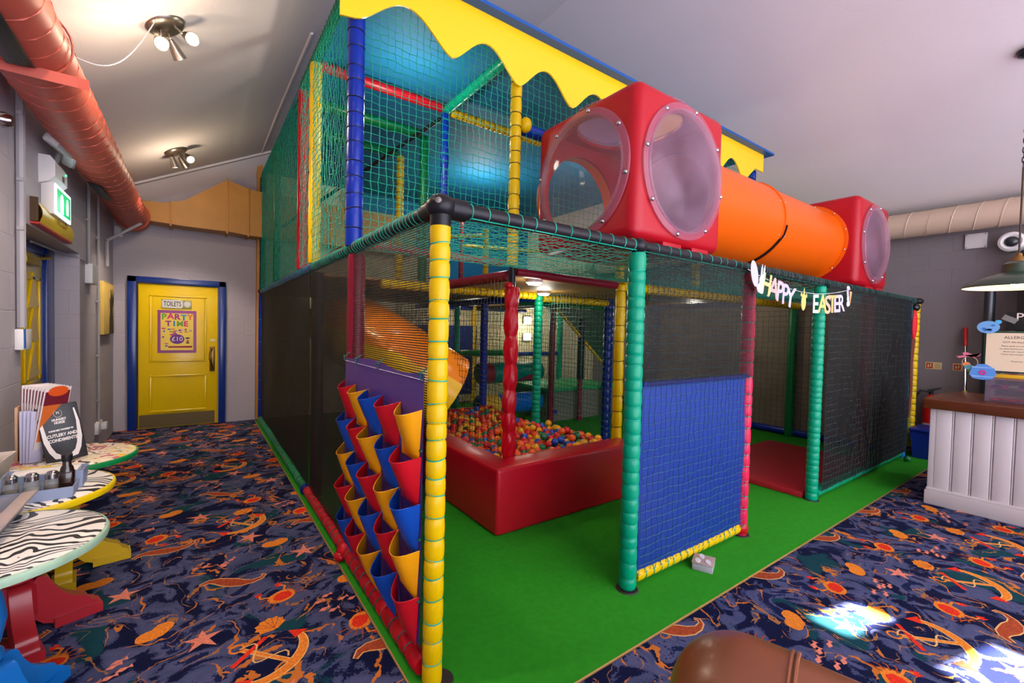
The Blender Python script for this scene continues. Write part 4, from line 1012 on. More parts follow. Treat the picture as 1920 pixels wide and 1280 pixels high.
plate(ell(0, 0, .05, .1, 20), M('lilac_card', (200, 184, 200), .6), 2.37, 1.93, -.35, 'egg_cutout', 'pale egg cutout', .95)
turtle = ell(0, -.015, .042, .068, 16)
plate(turtle, pal[6], 3.18, 1.79, .05, 'chick_cutout', 'yellow chick cutout')
plate([(-.012, .05), (.012, .05), (.008, .08), (0, .1), (-.008, .08)], pal[6], 3.18, 1.79, .05, 'chick_cutout', 'yellow chick head')
plate([(-.06, .03), (-.052, .062), (-.03, .045), (-.03, .02)], pal[6], 3.18, 1.79, .05, 'chick_cutout', None)
plate([(.06, .03), (.052, .062), (.03, .045), (.03, .02)], pal[6], 3.18, 1.79, .05, 'chick_cutout', None)
plate(bunny, M('white_card', (204, 198, 208), .7), 4.13, 1.855, -.25, 'bunny_cutout', 'white rabbit cutout at the far end', .75)
plate([(-.025, .06), (.025, .06), (0, -.07)], M('carrot_card', (236, 170, 120), .6), 4.19, 1.87, .1, 'carrot_cutout', 'orange carrot cutout')

# small things on the mat
t = T('plug_box', 'small square grey box with white ovals on the green mat', 'box', (1.83, -.115, MZ), .42)
MB().box((-.065, -.06, 0), (.065, .06, .045), M('pale_grey_plastic', (168, 166, 174), .4), .006).build('case', parent=t)
MB().box((-.068, -.063, .045), (.068, .063, .052), M('taupe_lid', (176, 150, 140), .5), .003).build('lid', parent=t)
q = MB()
for x, y, a in ((-.025, -.03, .3), (.035, .015, .2), (-.03, .03, .1)): q.prism(ell(0, 0, .03, .016, 16), .003, white_pl, ZAX(x, y, .052) @ Matrix.Rotation(a, 4, 'Z'))
q.build('oval_print', parent=t)
dup([q for kk, q in protos if kk == 4][0]).location = (6.2, -.12, .05)
bpy.context.view_layer.objects.active = None
for o in list(C.objects):
    if o.name.startswith('ball') and abs(o.location.x-6.2) < 1e-3 and o.parent is None and o.location.y < 0:
        o['label'] = 'lone green plastic ball on the mat below the light blue post'; del o['group']
q = MB().sphere((6.62, -.03, 1.68), (.05, .035, .2), vinyl('red_toy_cloth', (214, 24, 44), .6), 12, 10).sphere((6.64, -.04, 1.9), (.05, .04, .05), black_pl, 10, 8)
q.tube([(6.6, -.03, 1.5), (6.57, -.03, 1.2), (6.61, -.03, .9), (6.57, -.03, .5)], [.03, .022, .02, .015], 8, M('tangled_brown_strap', (110, 50, 34), .8))
q.build('hanging_toy', label='red cloth toy with a black head hanging in the end net', cat='toy')

# small lit lamps under the deck, then glowing stand-ins for reflections
lit = M('lamp_and_reflection_glow', (255, 240, 214), .4, emit=14.)
for i, (x, y, z, lab) in enumerate(((1.56, 1.36, 1.915, 'round lit lamp under the deck near the red post'), (2.36, 2.2, 1.915, 'round lit lamp under the deck behind the red post'))):
    t = T('bulkhead_lamp', lab, 'lamp', (x, y, z))
    MB().lathe([(.0, -.03), (.05, -.026), (.065, -.008)], 20, lit).build('diffuser', parent=t); MB().lathe([(.066, -.012), (.075, -.008), (.075, .02), (0, .02)], 20, white_pl).build('base', parent=t)
for i, (z, lab) in enumerate(((1.71, 'upper glowing box imitating a lamp reflection on the cream back wall'), (1.34, 'lower glowing box imitating a lamp reflection on the cream back wall'))):
    t = T('reflection_box', lab, 'lamp', (5.2, YB, z))  # glowing boxes added in place of reflected lamplight on the wall
    MB().box((-.11, -.06, -.09), (.11, -.0, .09), white_pl, .02).build('base', parent=t); MB().box((-.09, -.07, -.07), (.09, -.06, .07), lit, .004).build('diffuser', parent=t)

CHX, CHY, CHZ, CHR = .312, -1.117, .55, .178
CDX, CDY = .3, -.95
WORLD = 5.3
EXPO = 0.0

# ------------------------------------------------------------------ PAINTED TABLES
def zebra(name, base=(250, 242, 228), extra=False):
    k = NT(name)
    w_ = k.noise(k.obj, 4.2, 2, .6, .5, 'Color'); v = k.vec('ADD', k.obj, k.vec('SCALE', k.vec('SUBTRACT', w_, (.5, .5, .5)), .38))
    x, y, z = k.sep(v)
    f = k.math('FRACT', k.math('MULTIPLY', k.math('ADD', x, k.math('MULTIPLY', y, .5)), 19.))
    s_ = k.math('LESS_THAN', k.math('ABSOLUTE', k.math('SUBTRACT', f, .5)), k.math('ADD', .1, k.math('MULTIPLY', k.noise(k.obj, 7, 2), .22)))
    c = k.mix(s_, k.col(base), k.col((20, 18, 20)))
    if extra:
        c = k.mix(k.math('GREATER_THAN', k.noise(k.obj, 6, 3, 1.5), .52), k.col((240, 224, 190)), c)
        c = k.mix(k.math('GREATER_THAN', k.noise(k.vec('ADD', k.obj, (5, 1, 0)), 9, 3, 1.8), .60), c, k.col((214, 90, 110)))
        c = k.mix(k.math('GREATER_THAN', k.noise(k.vec('ADD', k.obj, (1, 4, 0)), 6, 2, 1), .64), c, k.col((240, 200, 60)))
    k.base(c, .3, .5); return k.m
def ped_table(label, x, y, r, edge, ped, topm, zt=.69, rz=.6):
    t = T('pedestal_table', label, 'table', (x, y, 0), rz, 'painted round tables')
    MB().lathe([(0, .0), (r-.02, .0), (r-.012, -.002)], 48, topm, ZAX(0, 0, zt)).build('table_top', parent=t)
    MB().lathe([(r-.012, .0), (r-.004, -.003), (r, -.012), (r-.003, -.03), (r-.02, -.036), (0, -.036)], 48, edge, ZAX(0, 0, zt)).build('table_edge', parent=t)
    MB().lathe([(0, .655), (.12, .652), (.11, .62), (.05, .6), (.045, .56), (.065, .5), (.075, .42), (.06, .34), (.05, .31), (.066, .3), (.068, .28), (.055, .265), (.07, .24), (.075, .1), (.0, .1)], 28, ped).build('pedestal', parent=t)
    for i in range(4):
        pr_ = [(.04, .03), (.27, .005), (.285, .02), (.285, .06), (.25, .075), (.245, .1), (.2, .12), (.16, .15), (.12, .21), (.1, .27), (.04, .27)]
        q = MB().prism(curvy(pr_, 2), .07, ped, Matrix.Rotation(i*PI/2, 4, 'Z') @ fr((0, .035, 0), (1, 0, 0), (0, 0, 1)), True)
        q.prism([(.12, .0), (.295, .0), (.295, .045), (.12, .045)], .1, ped, Matrix.Rotation(i*PI/2, 4, 'Z') @ fr((0, .05, 0), (1, 0, 0), (0, 0, 1)))
        q.build('leg', parent=t)
    return t
def paint(n, c): return M(n, c, .35, coat=.15)
ped_table('zebra striped round table with a pale green edge and blue pedestal', -1.435, .67, .35, M('pale_green_edge', (156, 190, 160), .4, vary=.2, vscale=9), paint('blue_furniture_paint', (10, 112, 190)), zebra('zebra_top'), rz=1.0)
ped_table('zebra striped table with a yellow edge and red pedestal holding condiments', -1.49, 1.33, .35, paint('yellow_edge_paint', (240, 206, 10)), paint('red_furniture_paint', (172, 34, 44)), zebra('zebra_top_second'), rz=.35)
ped_table('pink and yellow painted table with a green edge and yellow pedestal holding menus', -1.44, 1.98, .335, paint('green_edge_paint', (8, 140, 74)), paint('yellow_furniture_paint', (204, 168, 22)), zebra('painted_top', extra=True), rz=.15)

# things on the tables
ZT = .691
cream_pl = M('cream_plastic', (214, 198, 178), .4)
def tray(q, x0, x1, y0, y1, z0, h, th, flare, m):
    a = [(x0, y0), (x1, y0), (x1, y1), (x0, y1)]; f = flare
    b = [(x0-f, y0-f), (x1+f, y0-f), (x1+f, y1+f), (x0-f, y1+f)]
    ai = [(x0+th, y0+th), (x1-th, y0+th), (x1-th, y1-th), (x0+th, y1-th)]; bi = [(x0-f+th, y0-f+th), (x1+f-th, y0-f+th), (x1+f-th, y1+f-th), (x0-f+th, y1+f-th)]
    vs = [(x, y, z0) for x, y in a]+[(x, y, z0+h) for x, y in b]+[(x, y, z0+h) for x, y in bi]+[(x, y, z0+th) for x, y in ai]
    fs = [[3, 2, 1, 0], [12, 13, 14, 15]]
    for k_ in range(3):
        for i in range(4): fs.append([k_*4+i, k_*4+(i+1) % 4, k_*4+4+(i+1) % 4, k_*4+4+i])
    q.add(vs, fs, m)
tr = T('condiment_tray', 'low pale blue grey tray of shakers and a bottle on the yellow edged table', 'tray')
q = MB(); tray(q, -1.505, -1.265, 1.12, 1.235, ZT, .05, .006, .006, M('blue_grey_plastic', (150, 162, 186), .4)); q.build('tray_body', parent=tr)
glass = NT('shaker_glass'); glass.base(glass.col((190, 186, 176)), .05, .7); f_ = glass.nt.nodes.new('ShaderNodeFresnel'); f_.inputs[0].default_value = 1.5
glass.transparent(glass.math('ADD', .16, glass.math('MULTIPLY', f_.outputs[0], .7)), (.93, .93, .9, 1)); m_glass = glass.m
def shaker(label, x, y, fill):
    t = T('salt_shaker', label, 'shaker', (x, y, ZT+.007), group='glass shakers on the tray')
    MB().lathe([(0, 0), (.024, 0), (.026, .01), (.026, .045), (.02, .058)], 16, m_glass).build('glass_body', parent=t)
    MB().lathe([(0, .002), (.023, .002), (.024, .03), (0, .032)], 16, fill).build('contents', parent=t)
    MB().lathe([(.021, .056), (.023, .058), (.023, .072), (.015, .08), (0, .082)], 16, chrome).build('cap', parent=t, label='chrome cap'); t.scale = (1.05, 1.05, 1.35)
salt = M('salt_grains', (224, 220, 214), .8); pep = M('pepper_grains', (130, 116, 96), .9)
shaker('glass shaker at the wall end of the condiment tray', -1.47, 1.18, pep)
shaker('middle glass shaker half full of salt on the tray', -1.405, 1.18, salt)
shaker('glass shaker beside the dark bottle on the tray', -1.34, 1.18, pep)
t = T('vinegar_bottle', 'dark brown square vinegar bottle on the condiment tray', 'bottle', (-1.292, 1.18, ZT+.007))
bg = M('brown_bottle_glass', (36, 20, 12), .12, spec=.8)
q = MB().box((-.026, -.026, 0), (.026, .026, .105), bg, .012, 3).lathe([(.025, .10), (.022, .118), (.0155, .13), (.0155, .15)], 18, bg); q.build('bottle_body', parent=t)
MB().lathe([(.0185, .148), (.0195, .15), (.0195, .178), (.0, .179)], 18, black_pl).build('cap', parent=t)
nb = T('napkin_box', 'pale blue grey box of white napkins behind the condiment tray', 'box')
q = MB(); tray(q, -1.52, -1.255, 1.265, 1.38, ZT, .085, .006, .006, M('blue_grey_plastic', (150, 162, 186))); q.build('tray_body', parent=nb)
for i in range(6):
    q = MB().box((-1.50+.0*i, 1.275, ZT+.012+i*.013), (-1.272, 1.37, ZT+.023+i*.013), paper, .004); o = q.build('paper_napkin', label='white paper napkin in the pile inside the blue grey box', cat='napkin', group='napkins in the box')
# upright sign
t = T('condiment_sign', 'black leaning sign asking guests to take cutlery and condiments', 'sign', (-1.405, 1.86, ZT), rot=(math.radians(-8), math.radians(-8), .28))
bk = M('black_sign_board', (22, 20, 24), .4)
q = MB().box((-.092, -.005, .0), (.092, .005, .262), bk, .006); q.build('board', parent=t)
hw = M('sign_white', (232, 222, 212), .5)
q = MB()
for sg in (-1, 1):
    oc = [(.076, .235), (.086, .17), (.084, .1), (.07, .05), (.05, .018), (.022, .014)]; ic = [(.024, .032), (.042, .045), (.056, .075), (.066, .12), (.072, .175), (.069, .235)]
    q.prism([(sg*x, z) for x, z in oc+ic][::sg], .001, hw, fr((0, -.0055, 0), (1, 0, 0), (0, 0, 1)))
q.tube([(.018*math.cos(a), -.006, .222+.018*math.sin(a)) for a in np.linspace(PI*1.0-.9, 2*PI+.9, 14)], .0032, 5, hw, flat=.4)
q.text('M', .018, .001, hw, fr((0, -.006, .223), (1, 0, 0), (0, 0, 1)))
q.build('horseshoe_print', parent=t, label='white horseshoe shapes')
q = MB()
for txt, s_, z in (('HUNGRY', .015, .193), ('HORSE', .015, .179)): q.text(txt, s_, .001, hw, fr((0, -.006, z), (1, 0, 0), (0, 0, 1)), 'CENTER', .0007)
q.build('logo_lettering', parent=t, label='white logo lettering')
q = MB()
for txt, s_, z in (('PLEASE HELP YOURSELF TO', .0088, .145), ('CUTLERY AND', .0195, .122), ('CONDIMENTS', .0195, .1)):
    q.text(txt, s_, .001, hw, fr((0, -.006, z), (1, 0, 0), (0, 0, 1)), 'CENTER', .0007)
q.build('lettering', parent=t, label='white lettering')
t.scale = (.93, 1.0, 1.24)
# wooden menu holder with cards
wood_l = M('pale_wood', (186, 150, 116), .6, vary=.15, vscale=14)
t = T('menu_holder', 'pale wooden holder standing by the wall on the far table', 'holder', (-1.52, 1.97, ZT), .1)
q = MB().box((-.11, -.05, 0), (.13, .06, .012), wood_l, .002).box((-.11, -.05, .012), (-.098, .06, .31), wood_l, .002).box((-.098, .05, .012), (.05, .06, .26), wood_l, .002); q.build('box', parent=t)
q = MB()
for i in range(4): q.box((.04+i*.022, -.05, .03), (.05+i*.022, .06, .045), wood_l, .002)
q.build('slatted_front', parent=t)
mred = M('menu_maroon', (120, 26, 44), .5); mor = M('menu_orange', (224, 112, 44), .5); mwh = M('menu_white', (228, 216, 212), .5)
for i in range(8):
    a = .10+.045*i
    t = T('menu_card', 'white and red menu card fanned in the wooden holder' if i < 7 else 'front menu card with a maroon and orange cover', 'menu', (-1.565+.009*i, 2.0-.012*i, ZT+.07), rot=(0, .02+.03*i, -.75), group='menus in the holder' if i < 7 else None)
    MB().box((-.003, -.065, 0), (.003, .065, .36), mwh, .001).build('card', parent=t)
    q = MB().box((.0032, -.06, .26), (.0042, .06, .34), mred).box((.0032, -.06, .05), (.0042, .06, .26), mor if i == 7 else mwh)
    if i == 7: q.prism(ell(0, 0, .05, .03, 16), .001, M('menu_flame', (236, 92, 30), .5), fr((.0042, 0, .34), (0, 1, 0), (0, 0, 1)))
    q.box((-.004, -.066, .12), (-.003, -.05, .34), mred); q.build('cover_print', parent=t)
for i in range(4):
    t = MB().box((-.0015, -.03, 0), (.0015, .03, .29), M('leaflet_lilac', (186, 184, 206), .5), .0005); o = t.build('leaflet', label='pale leaflet standing at the front of the wooden holder', cat='leaflet', group='leaflets in the holder', loc=(-1.575+.012*i, 1.895-.004*i, ZT+.004), rot=(0, .03*i, -.9))
# cutlery bin and grey tray, cut by the frame edge
t = T('cutlery_bin', 'cream plastic bin of wrapped cutlery beside the condiment tray', 'bin', (0, 0, 0))
q = MB(); tray(q, -1.80, -1.565, 1.20, 1.50, ZT+.001, .15, .006, .035, cream_pl); q.build('bin_body', parent=t)
for i in range(5):
    MB().tube([(-1.78+.045*i, 1.21, ZT+.13), (-1.775+.045*i, 1.48, ZT+.145)], .017, 10, M('napkin_roll', (232, 216, 204), .7)).build('cutlery_roll', label='napkin roll of cutlery lying in the cream bin', cat='cutlery roll', group='cutlery rolls in the bin')
t = T('sauce_tray', 'grey tray with a wide pale rim on the near zebra table', 'tray', (-1.54, .83, ZT))
q = MB(); tray(q, -.16, .14, -.22, .2, .0, .065, .006, .012, M('mid_grey_plastic', (132, 130, 136), .4)); q.build('tray_body', parent=t)
MB().box((.135, -.235, .062), (.18, .215, .074), M('warm_grey_plastic', (176, 158, 150), .5), .004).build('rim', parent=t)

# ------------------------------------------------------------------ BAR COUNTER AND RIGHT WALL
cw = M('white_panel_paint', (206, 198, 196), .45)
t = T('bar_counter', 'white panelled bar counter with a dark wooden top', 'counter')
q = MB().box((4.68, -4.5, .0), (5.6, -.62, .88), cw)
y = -.64
while y > -3.4:
    q.box((4.664, y-.106, .14), (4.69, y-.002, .872), cw, .006, 2).box((4.667, y-.118, .14), (4.69, y-.109, .872), cw, .004, 2); y -= .121
q.box((4.668, -.668, .1), (4.8, -.60, .872), cw, .004); q.build('panelling', parent=t)
q = MB().box((4.635, -4.5, 0), (4.70, -.59, .125), cw, .004).box((4.645, -4.5, .12), (4.69, -.595, .15), cw, .01, 3).box((4.7, -.63, 0), (5.6, -.585, .125), cw, .004); q.build('plinth', parent=t)
k = NT('dark_stained_oak'); n_ = k.noise(k.vec('MULTIPLY', k.obj, (14, 1.6, 14)), 3, 5, 1.2)
k.base(k.mix(n_, k.col((58, 24, 9)), k.col((112, 58, 28))), .28, .5); m_oak = k.m
MB().box((4.61, -4.5, .872), (5.68, -.555, .962), m_oak, .012, 3).build('worktop', parent=t, label='dark stained wooden top')
# acrylic display with tiers
t = T('acrylic_display', 'clear tiered acrylic sweet display box on the counter', 'display box', (5.2, -.90, .963))
k = NT('acrylic_sheet'); k.base(k.col((196, 180, 200)), .08, .6); f_ = k.nt.nodes.new('ShaderNodeFresnel'); f_.inputs[0].default_value = 1.45
k.transparent(k.math('ADD', .10, k.math('MULTIPLY', f_.outputs[0], .6)), (.95, .93, .96, 1)); m_ac = k.m
for nm, lo, hi in (('side_sheet', (-.25, -.006, 0), (.2, 0, .27)), ('front_sheet', (-.256, -.6, 0), (-.25, 0, .27)), ('base_sheet', (-.25, -.6, 0), (.2, -.006, .006))): MB().box(lo, hi, m_ac).build(nm, parent=t)
MB().box((-.25, -.6, .115), (.2, -.007, .121), M('pink_acrylic', (206, 120, 130), .3)).build('middle_shelf', parent=t)
MB().box((-.27, -.62, .215), (.2, .004, .245), M('yellow_tray_card', (232, 184, 30), .5), .003).build('upper_tray', parent=t)
sw = [(206, 20, 24), (90, 40, 130), (196, 70, 120), (120, 150, 120)]
for i in range(16):
    tier = i // 6; c = sw[0] if tier == 0 else sw[1+i % 3]
    if tier == 0: x, y, z = -.2+.05*(i % 2), -.05-.05*i, .016
    elif tier == 1: x, y, z = -.19+.06*(i % 2), -.06-.05*(i-6), .131
    else: x, y, z = -.18+.03*(i % 3), -.05-.1*(i-12), .256
    o = MB().sphere((0, 0, 0), (.03, .035, .014), M('sweet_%d' % (sw.index(c)), c, .25), 12, 7).build('wrapped_sweet', label=['red wrapped sweet on the bottom of the acrylic display', 'wrapped sweet on the middle shelf of the acrylic display', 'wrapped sweet on the top tray of the acrylic display'][min(tier, 2)], cat='sweet', group='sweets in the acrylic display'); o.location = (5.2+x, -.90+y, .963+z)
q = MB().sphere((0, 0, 0), (.03, .1, .035), M('grey_plush', (120, 116, 118), .9), 14, 9).sphere((-.0, .1, .0), (.022, .03, .02), M('grey_plush', (120, 116, 118)), 10, 7).sphere((-.02, .11, .01), .006, black_pl, 6, 5)
q.build('plush_toy', label='small grey plush toy lying on the yellow display tray', cat='toy', loc=(4.99, -1.03, 1.25))
q = MB().box((0, -.14, 0), (.1, .14, .05), M('cream_pack', (236, 224, 210), .5), .015); q.build('gift_pack', label='cream packet behind the grey plush toy', cat='packet', loc=(5.05, -1.04, 1.21))
t = T('allergy_sign', 'cream ALLERGIES notice in a dark green frame above the sweet display', 'sign', (4.93, -1.08, 1.225))
MB().box((0, -.2, .0), (.014, .2, .36), M('dark_green_frame', (16, 62, 44), .4), .003).build('frame', parent=t)
MB().box((-.002, -.186, .012), (.001, .186, .345), M('cream_notice', (232, 212, 176), .7)).build('notice', parent=t)
q = MB()
for txt, s_, z in (('ALLERGIES', .034, .305), ('GOT AN ALLERGY?', .02, .265), ('Please speak to a member of', .016, .232), ('our team before you order food', .016, .208), ('about your requirements', .016, .184), ('Dishes may contain allergens', .016, .16), ('Thank you', .016, .1)):
    q.text(txt, s_, .0008, M('notice_ink', (90, 80, 66), .7), fr((-.0025, 0, z), (0, -1, 0), (0, 0, 1)))
q.build('lettering', parent=t)
def cutout(q, poly, th, m, o): q.prism(poly, th, m, fr(o, (0, -1, 0), (0, 0, 1)))
t = T('egg_decoration', 'blue paper egg with a pink flower hung on the notice corner', 'decoration', (4.905, -.885, 1.215))
q = MB(); cutout(q, [(-.085, -.02), (-.06, -.055), (0, -.065), (.06, -.055), (.085, -.01), (.07, .04), (.02, .075), (-.03, .075), (-.07, .03)], .004, M('egg_blue', (86, 150, 220), .6), (0, 0, 0)); q.build('egg', parent=t)
q = MB()
for i in range(6): cutout(q, ell(.016*math.cos(i*PI/3), .016*math.sin(i*PI/3), .01, .01, 10), .002, M('flower_pink', (206, 70, 160), .6), (-.0045, 0, 0))
for z in (-.035, .045): cutout(q, [(-.07, z-.004), (.07, z-.004), (.07, z+.002), (-.07, z+.004)], .002, M('egg_stripe', (160, 200, 240), .6), (-.0045, 0, 0))
q.build('flower_print', parent=t)
t = T('egg_decoration', 'pale blue spotted paper egg on the top edge of the notice', 'decoration', (4.905, -.905, 1.62))
q = MB(); cutout(q, ell(0, 0, .07, .055, 22), .004, M('egg_pale_blue', (110, 170, 220), .6), (0, 0, 0)); cutout(q, ell(.06, .045, .02, .018, 12), .004, M('egg_cyan', (80, 180, 226), .6), (-.001, 0, 0)); q.build('egg', parent=t)
q = MB()
for i in range(7): cutout(q, ell(rnd.uniform(-.045, .045), rnd.uniform(-.03, .03), .014, .008, 10), .002, M('egg_spot', (60, 120, 190), .6), (-.0045, 0, 0))
q.build('spot_print', parent=t)
t = T('basket_decoration', 'paper basket of eggs with a pink bow beside the notice', 'decoration', (4.915, -.80, 1.30))
q = MB().tube([(0, -.05*math.cos(a), .05*math.sin(a)) for a in np.linspace(-.9, PI+.6, 18)], .008, 6, M('basket_tan', (176, 130, 110), .7), flat=.4); q.build('handle', parent=t)
q = MB(); cutout(q, ell(-.02, -.02, .025, .022, 14), .003, M('egg_orange', (226, 140, 80), .6), (.001, 0, 0)); cutout(q, ell(.0, -.045, .035, .022, 14), .003, M('egg_teal', (80, 150, 160), .6), (-.001, 0, 0)); q.build('egg', parent=t)
q = MB(); pk_ = M('bow_pink', (226, 120, 140), .6)
cutout(q, [(-.04, .06), (-.09, .05), (-.07, .035), (-.02, .05), (.04, .05), (.07, .085), (.06, .06), (.02, .045), (.01, .075), (-.02, .09), (-.05, .085)], .004, pk_, (-.003, 0, 0)); q.build('bow', parent=t)
# back bar things seen past the lamp
dk = M('dark_cabinet', (24, 22, 26), .5)
t = T('bar_cabinet', 'dark back bar cabinet behind the counter', 'cabinet'); q = MB().box((6.75, -3.0, .0), (7.33, -.72, 1.05), dk, .01).box((6.95, -3.0, 1.05), (7.33, -.86, 2.55), dk, .01); q.build('carcass', parent=t)
q = MB().box((6.72, -3.0, 1.05), (7.33, -.7, 1.08), M('bar_shelf_wood', (150, 100, 54), .5), .004); q.build('shelf', parent=t)
t = T('chalk_sign', 'black sign with white letters and bright cut-outs on the back bar', 'sign', (6.7, -.83, 1.74))
MB().box((0, -.6, -.12), (.02, .02, .09), M('black_sign_card', (16, 16, 18), .6), .003).build('board', parent=t)
q = MB(); q.text('PA', .12, .002, hw, fr((-.002, -.12, .03), (0, -1, 0), (0, 0, 1))); q.build('lettering', parent=t)
MB().prism(ell(0, 0, .05, .04, 12), .003, M('orange_card', (226, 130, 60), .6), fr((-.002, -.25, .06), (0, -1, 0), (0, 0, 1))).build('card_trim', parent=t); q = MB().box((-.004, -.06, -.02), (-.001, .06, .04), grey_pl, .002, 1, Matrix.Rotation(.5, 4, 'X')); q.build('card_trim', parent=t)
t = T('price_board', 'pale yellow patterned card on the back bar under the lamp', 'board', (6.9, -.98, 1.9))
MB().box((0, -.3, -.1), (.012, .05, .28), M('pale_yellow_card', (226, 214, 150), .6, vary=.25, vscale=12), .003).build('card', parent=t)
q = MB()
for i in range(7): q.prism(ell(0, 0, .03, .02, 8), .002, M('confetti_%d' % (i % 5), (200, 160, 60), .6), fr((-.0015, .02-.05*i+.01, rnd.uniform(-.06, .22)), (0, -1, 0), (0, 0, 1)))
q.build('print', parent=t)
MB().tube([(7.1, -.62, .0), (7.1, -.62, 2.2)], .05, 16, M('dark_steel_pipe', (76, 80, 86), .35, .7)).build('flue_pipe', label='dark upright steel pipe behind the pendant lamp', cat='pipe')
t = T('wall_speaker', 'round white speaker with a dark domed centre behind the lamp rod', 'speaker', (7.15, -.77, 2.69))
MB().lathe([(.06, .03), (.09, .045), (.115, .03), (.12, .0), (.12, -.1), (0, -.1)], 28, white_pl, fr((0, 0, 0), (0, 0, 1), (0, 1, 0)) ).build('housing', parent=t)
MB().sphere((-.02, 0, 0), (.05, .065, .065), M('dark_dome', (40, 42, 46), .15), 16, 10).build('dome', parent=t)
t = T('blank_plate', 'white blanking plate fixed under the beige duct', 'wall plate', (XR, -.44, 2.775))
MB().box((-.03, -.10, -.095), (0, .10, .095), white_pl, .006).build('cover', parent=t); q = MB()
for y in (-.085, .085):
    for z in (-.08, .08): q.sphere((-.031, y, z), .006, black_pl, 6, 4)
q.build('screw', parent=t)
for i, (y, lab) in enumerate(((-.093, 'small cream and red fire sign above the extinguisher'), (-.365, 'second fire sign partly behind the red handled pole'))):
    t = T('fire_sign', lab, 'sign', (XR, y, 1.142), group='fire signs')
    MB().box((-.004, -.083, -.047), (0, .083, .047), M('cream_sign', (216, 190, 130), .5), .001).build('plate', parent=t)
    q = MB().box((-.006, .005, -.036), (-.0041, .072, .036), M('fire_red', (176, 50, 30), .5)); q.box((-.0075, .02, -.015), (-.0061, .032, .025), M('cream_sign', (216, 190, 130))).box((-.0075, .042, -.02), (-.0061, .058, .015), M('cream_sign', (216, 190, 130))); q.build('pictogram', parent=t)
    q = MB()
    for z in (.028, .014, 0, -.014, -.028): q.box((-.0055, -.07, z-.003), (-.0041, -.012, z+.003), M('sign_grey_print', (150, 130, 100), .6))
    q.build('printed_lines', parent=t)
t = T('sweeper_pole', 'red handled metal pole leaning on the wall behind the counter', 'pole')
pa, pb = Vector((6.9, -.5, .02)), Vector((7.27, -.395, 1.66))
MB().tube([tuple(pa.lerp(pb, f)) for f in (0, .86)], .016, 12, chrome).build('shaft', parent=t)
MB().tube([tuple(pa.lerp(pb, f)) for f in (.855, .87, .99, 1.0)], [.018, .024, .024, .018], 12, M('red_grip', (176, 24, 28), .5)).build('grip', parent=t, label='red grip')
MB().tube([tuple(pa.lerp(pb, f)) for f in (.48, .51)], .02, 12, M('yellow_ring', (206, 170, 30), .5)).build('ring', parent=t)
t = T('fire_extinguisher', 'red fire extinguisher behind the blue crate', 'extinguisher', (7.22, -.11, .19))
fx = M('extinguisher_red', (190, 20, 22), .3)
MB().lathe([(0, 0), (.08, 0), (.085, .02), (.085, .44), (.075, .5), (.04, .55), (.025, .57), (0, .57)], 24, fx).build('cylinder', parent=t)
q = MB().tube([(0, 0, .56), (0, 0, .62)], .022, 10, black_pl).prism([(-.02, 0), (.1, .05), (.11, .075), (.02, .05), (-.03, .03)], .03, black_pl, fr((0, .015, .6), (0, 1, 0) if False else (.3, -1, 0), (0, 0, 1))); q.build('valve', parent=t)
q = MB().tube([(0, 0, .6), (-.04, .1, .62), (-.06, .15, .52), (-.06, .16, .3), (-.05, .13, .12)], .016, 8, black_pl); q.build('hose', parent=t)
MB().lathe([(.0865, .1), (.0865, .19)], 24, M('extinguisher_label', (200, 190, 180), .5), Matrix.Rotation(2.4, 4, 'Z'), 1.6).build('label_panel', parent=t)
MB().box((7.08, -.24, 0.0), (7.34, .02, .19), dk, .01).build('extinguisher_stand', label='low dark stand holding the fire extinguisher off the floor', cat='stand')
t = T('storage_crate', 'dark blue plastic crate on the carpet between frame and counter', 'crate', (6.74, -.29, .012), .03)
q = MB(); tray(q, -.2, .2, -.18, .2, .002, .34, .012, .03, M('blue_crate_plastic', (10, 40, 140), .4)); q.build('crate_body', parent=t)
q = MB().box((-.25, -.22, .338), (.25, .24, .368), M('blue_crate_plastic', (10, 40, 140)), .01); q.build('lid', parent=t)
# pendant lamp
t = T('pendant_lamp', 'dark green enamel pendant lamp on a chain above the counter', 'pendant lamp', (5.22, -1.03, 1.985))
en = M('green_enamel', (34, 58, 40), .3, coat=.4); enw = M('white_enamel_inside', (240, 232, 200), .4)
MB().lathe([(.355, .0), (.36, .006), (.33, .045), (.26, .085), (.16, .115), (.115, .135), (.105, .16), (.1, .21), (.07, .235), (0, .24)], 48, en).build('shade', parent=t)
MB().lathe([(.354, .001), (.325, .04), (.255, .078), (.155, .107), (.1, .13), (.0, .13)], 48, enw).build('shade_lining', parent=t)
MB().lathe([(0, .31), (.02, .305), (.025, .28), (.05, .255), (.055, .235)], 20, brass).build('neck', parent=t)
MB().sphere((0, 0, .06), (.05, .05, .06), M('pendant_bulb', (255, 232, 170), .4, emit=40), 16, 10).build('bulb', parent=t)
ztop = zc_right(5.5)-1.985
q = MB().tube([(0, 0, .3), (.09, .012, 1.1)], .007, 8, M('bronze_rod', (70, 56, 44), .4, .6)); q.build('rod', parent=t)
q = MB()
n_l = int((ztop-1.1)/.045)
for i in range(n_l):
    c = Vector((.09+.11*(i+.5)/n_l, .012, 1.1+(ztop-1.1)*(i+.5)/n_l)); a = PI/2*(i % 2)
    q.tube([tuple(c+Vector((.011*math.cos(b)*math.cos(a), .011*math.cos(b)*math.sin(a), .03*math.sin(b)))) for b in np.linspace(0, 2*PI, 13)[:-1]], .0042, 5, M('dark_chain', (48, 50, 66), .4, .7), closed=True)
q.build('chain', parent=t)
MB().lathe([(0, -.05), (.04, -.045), (.09, -.015), (.1, 0.02)], 24, M('dark_chain', (48, 50, 66)), ZAX(.24, .012, ztop+.0)).build('ceiling_cap', parent=t)

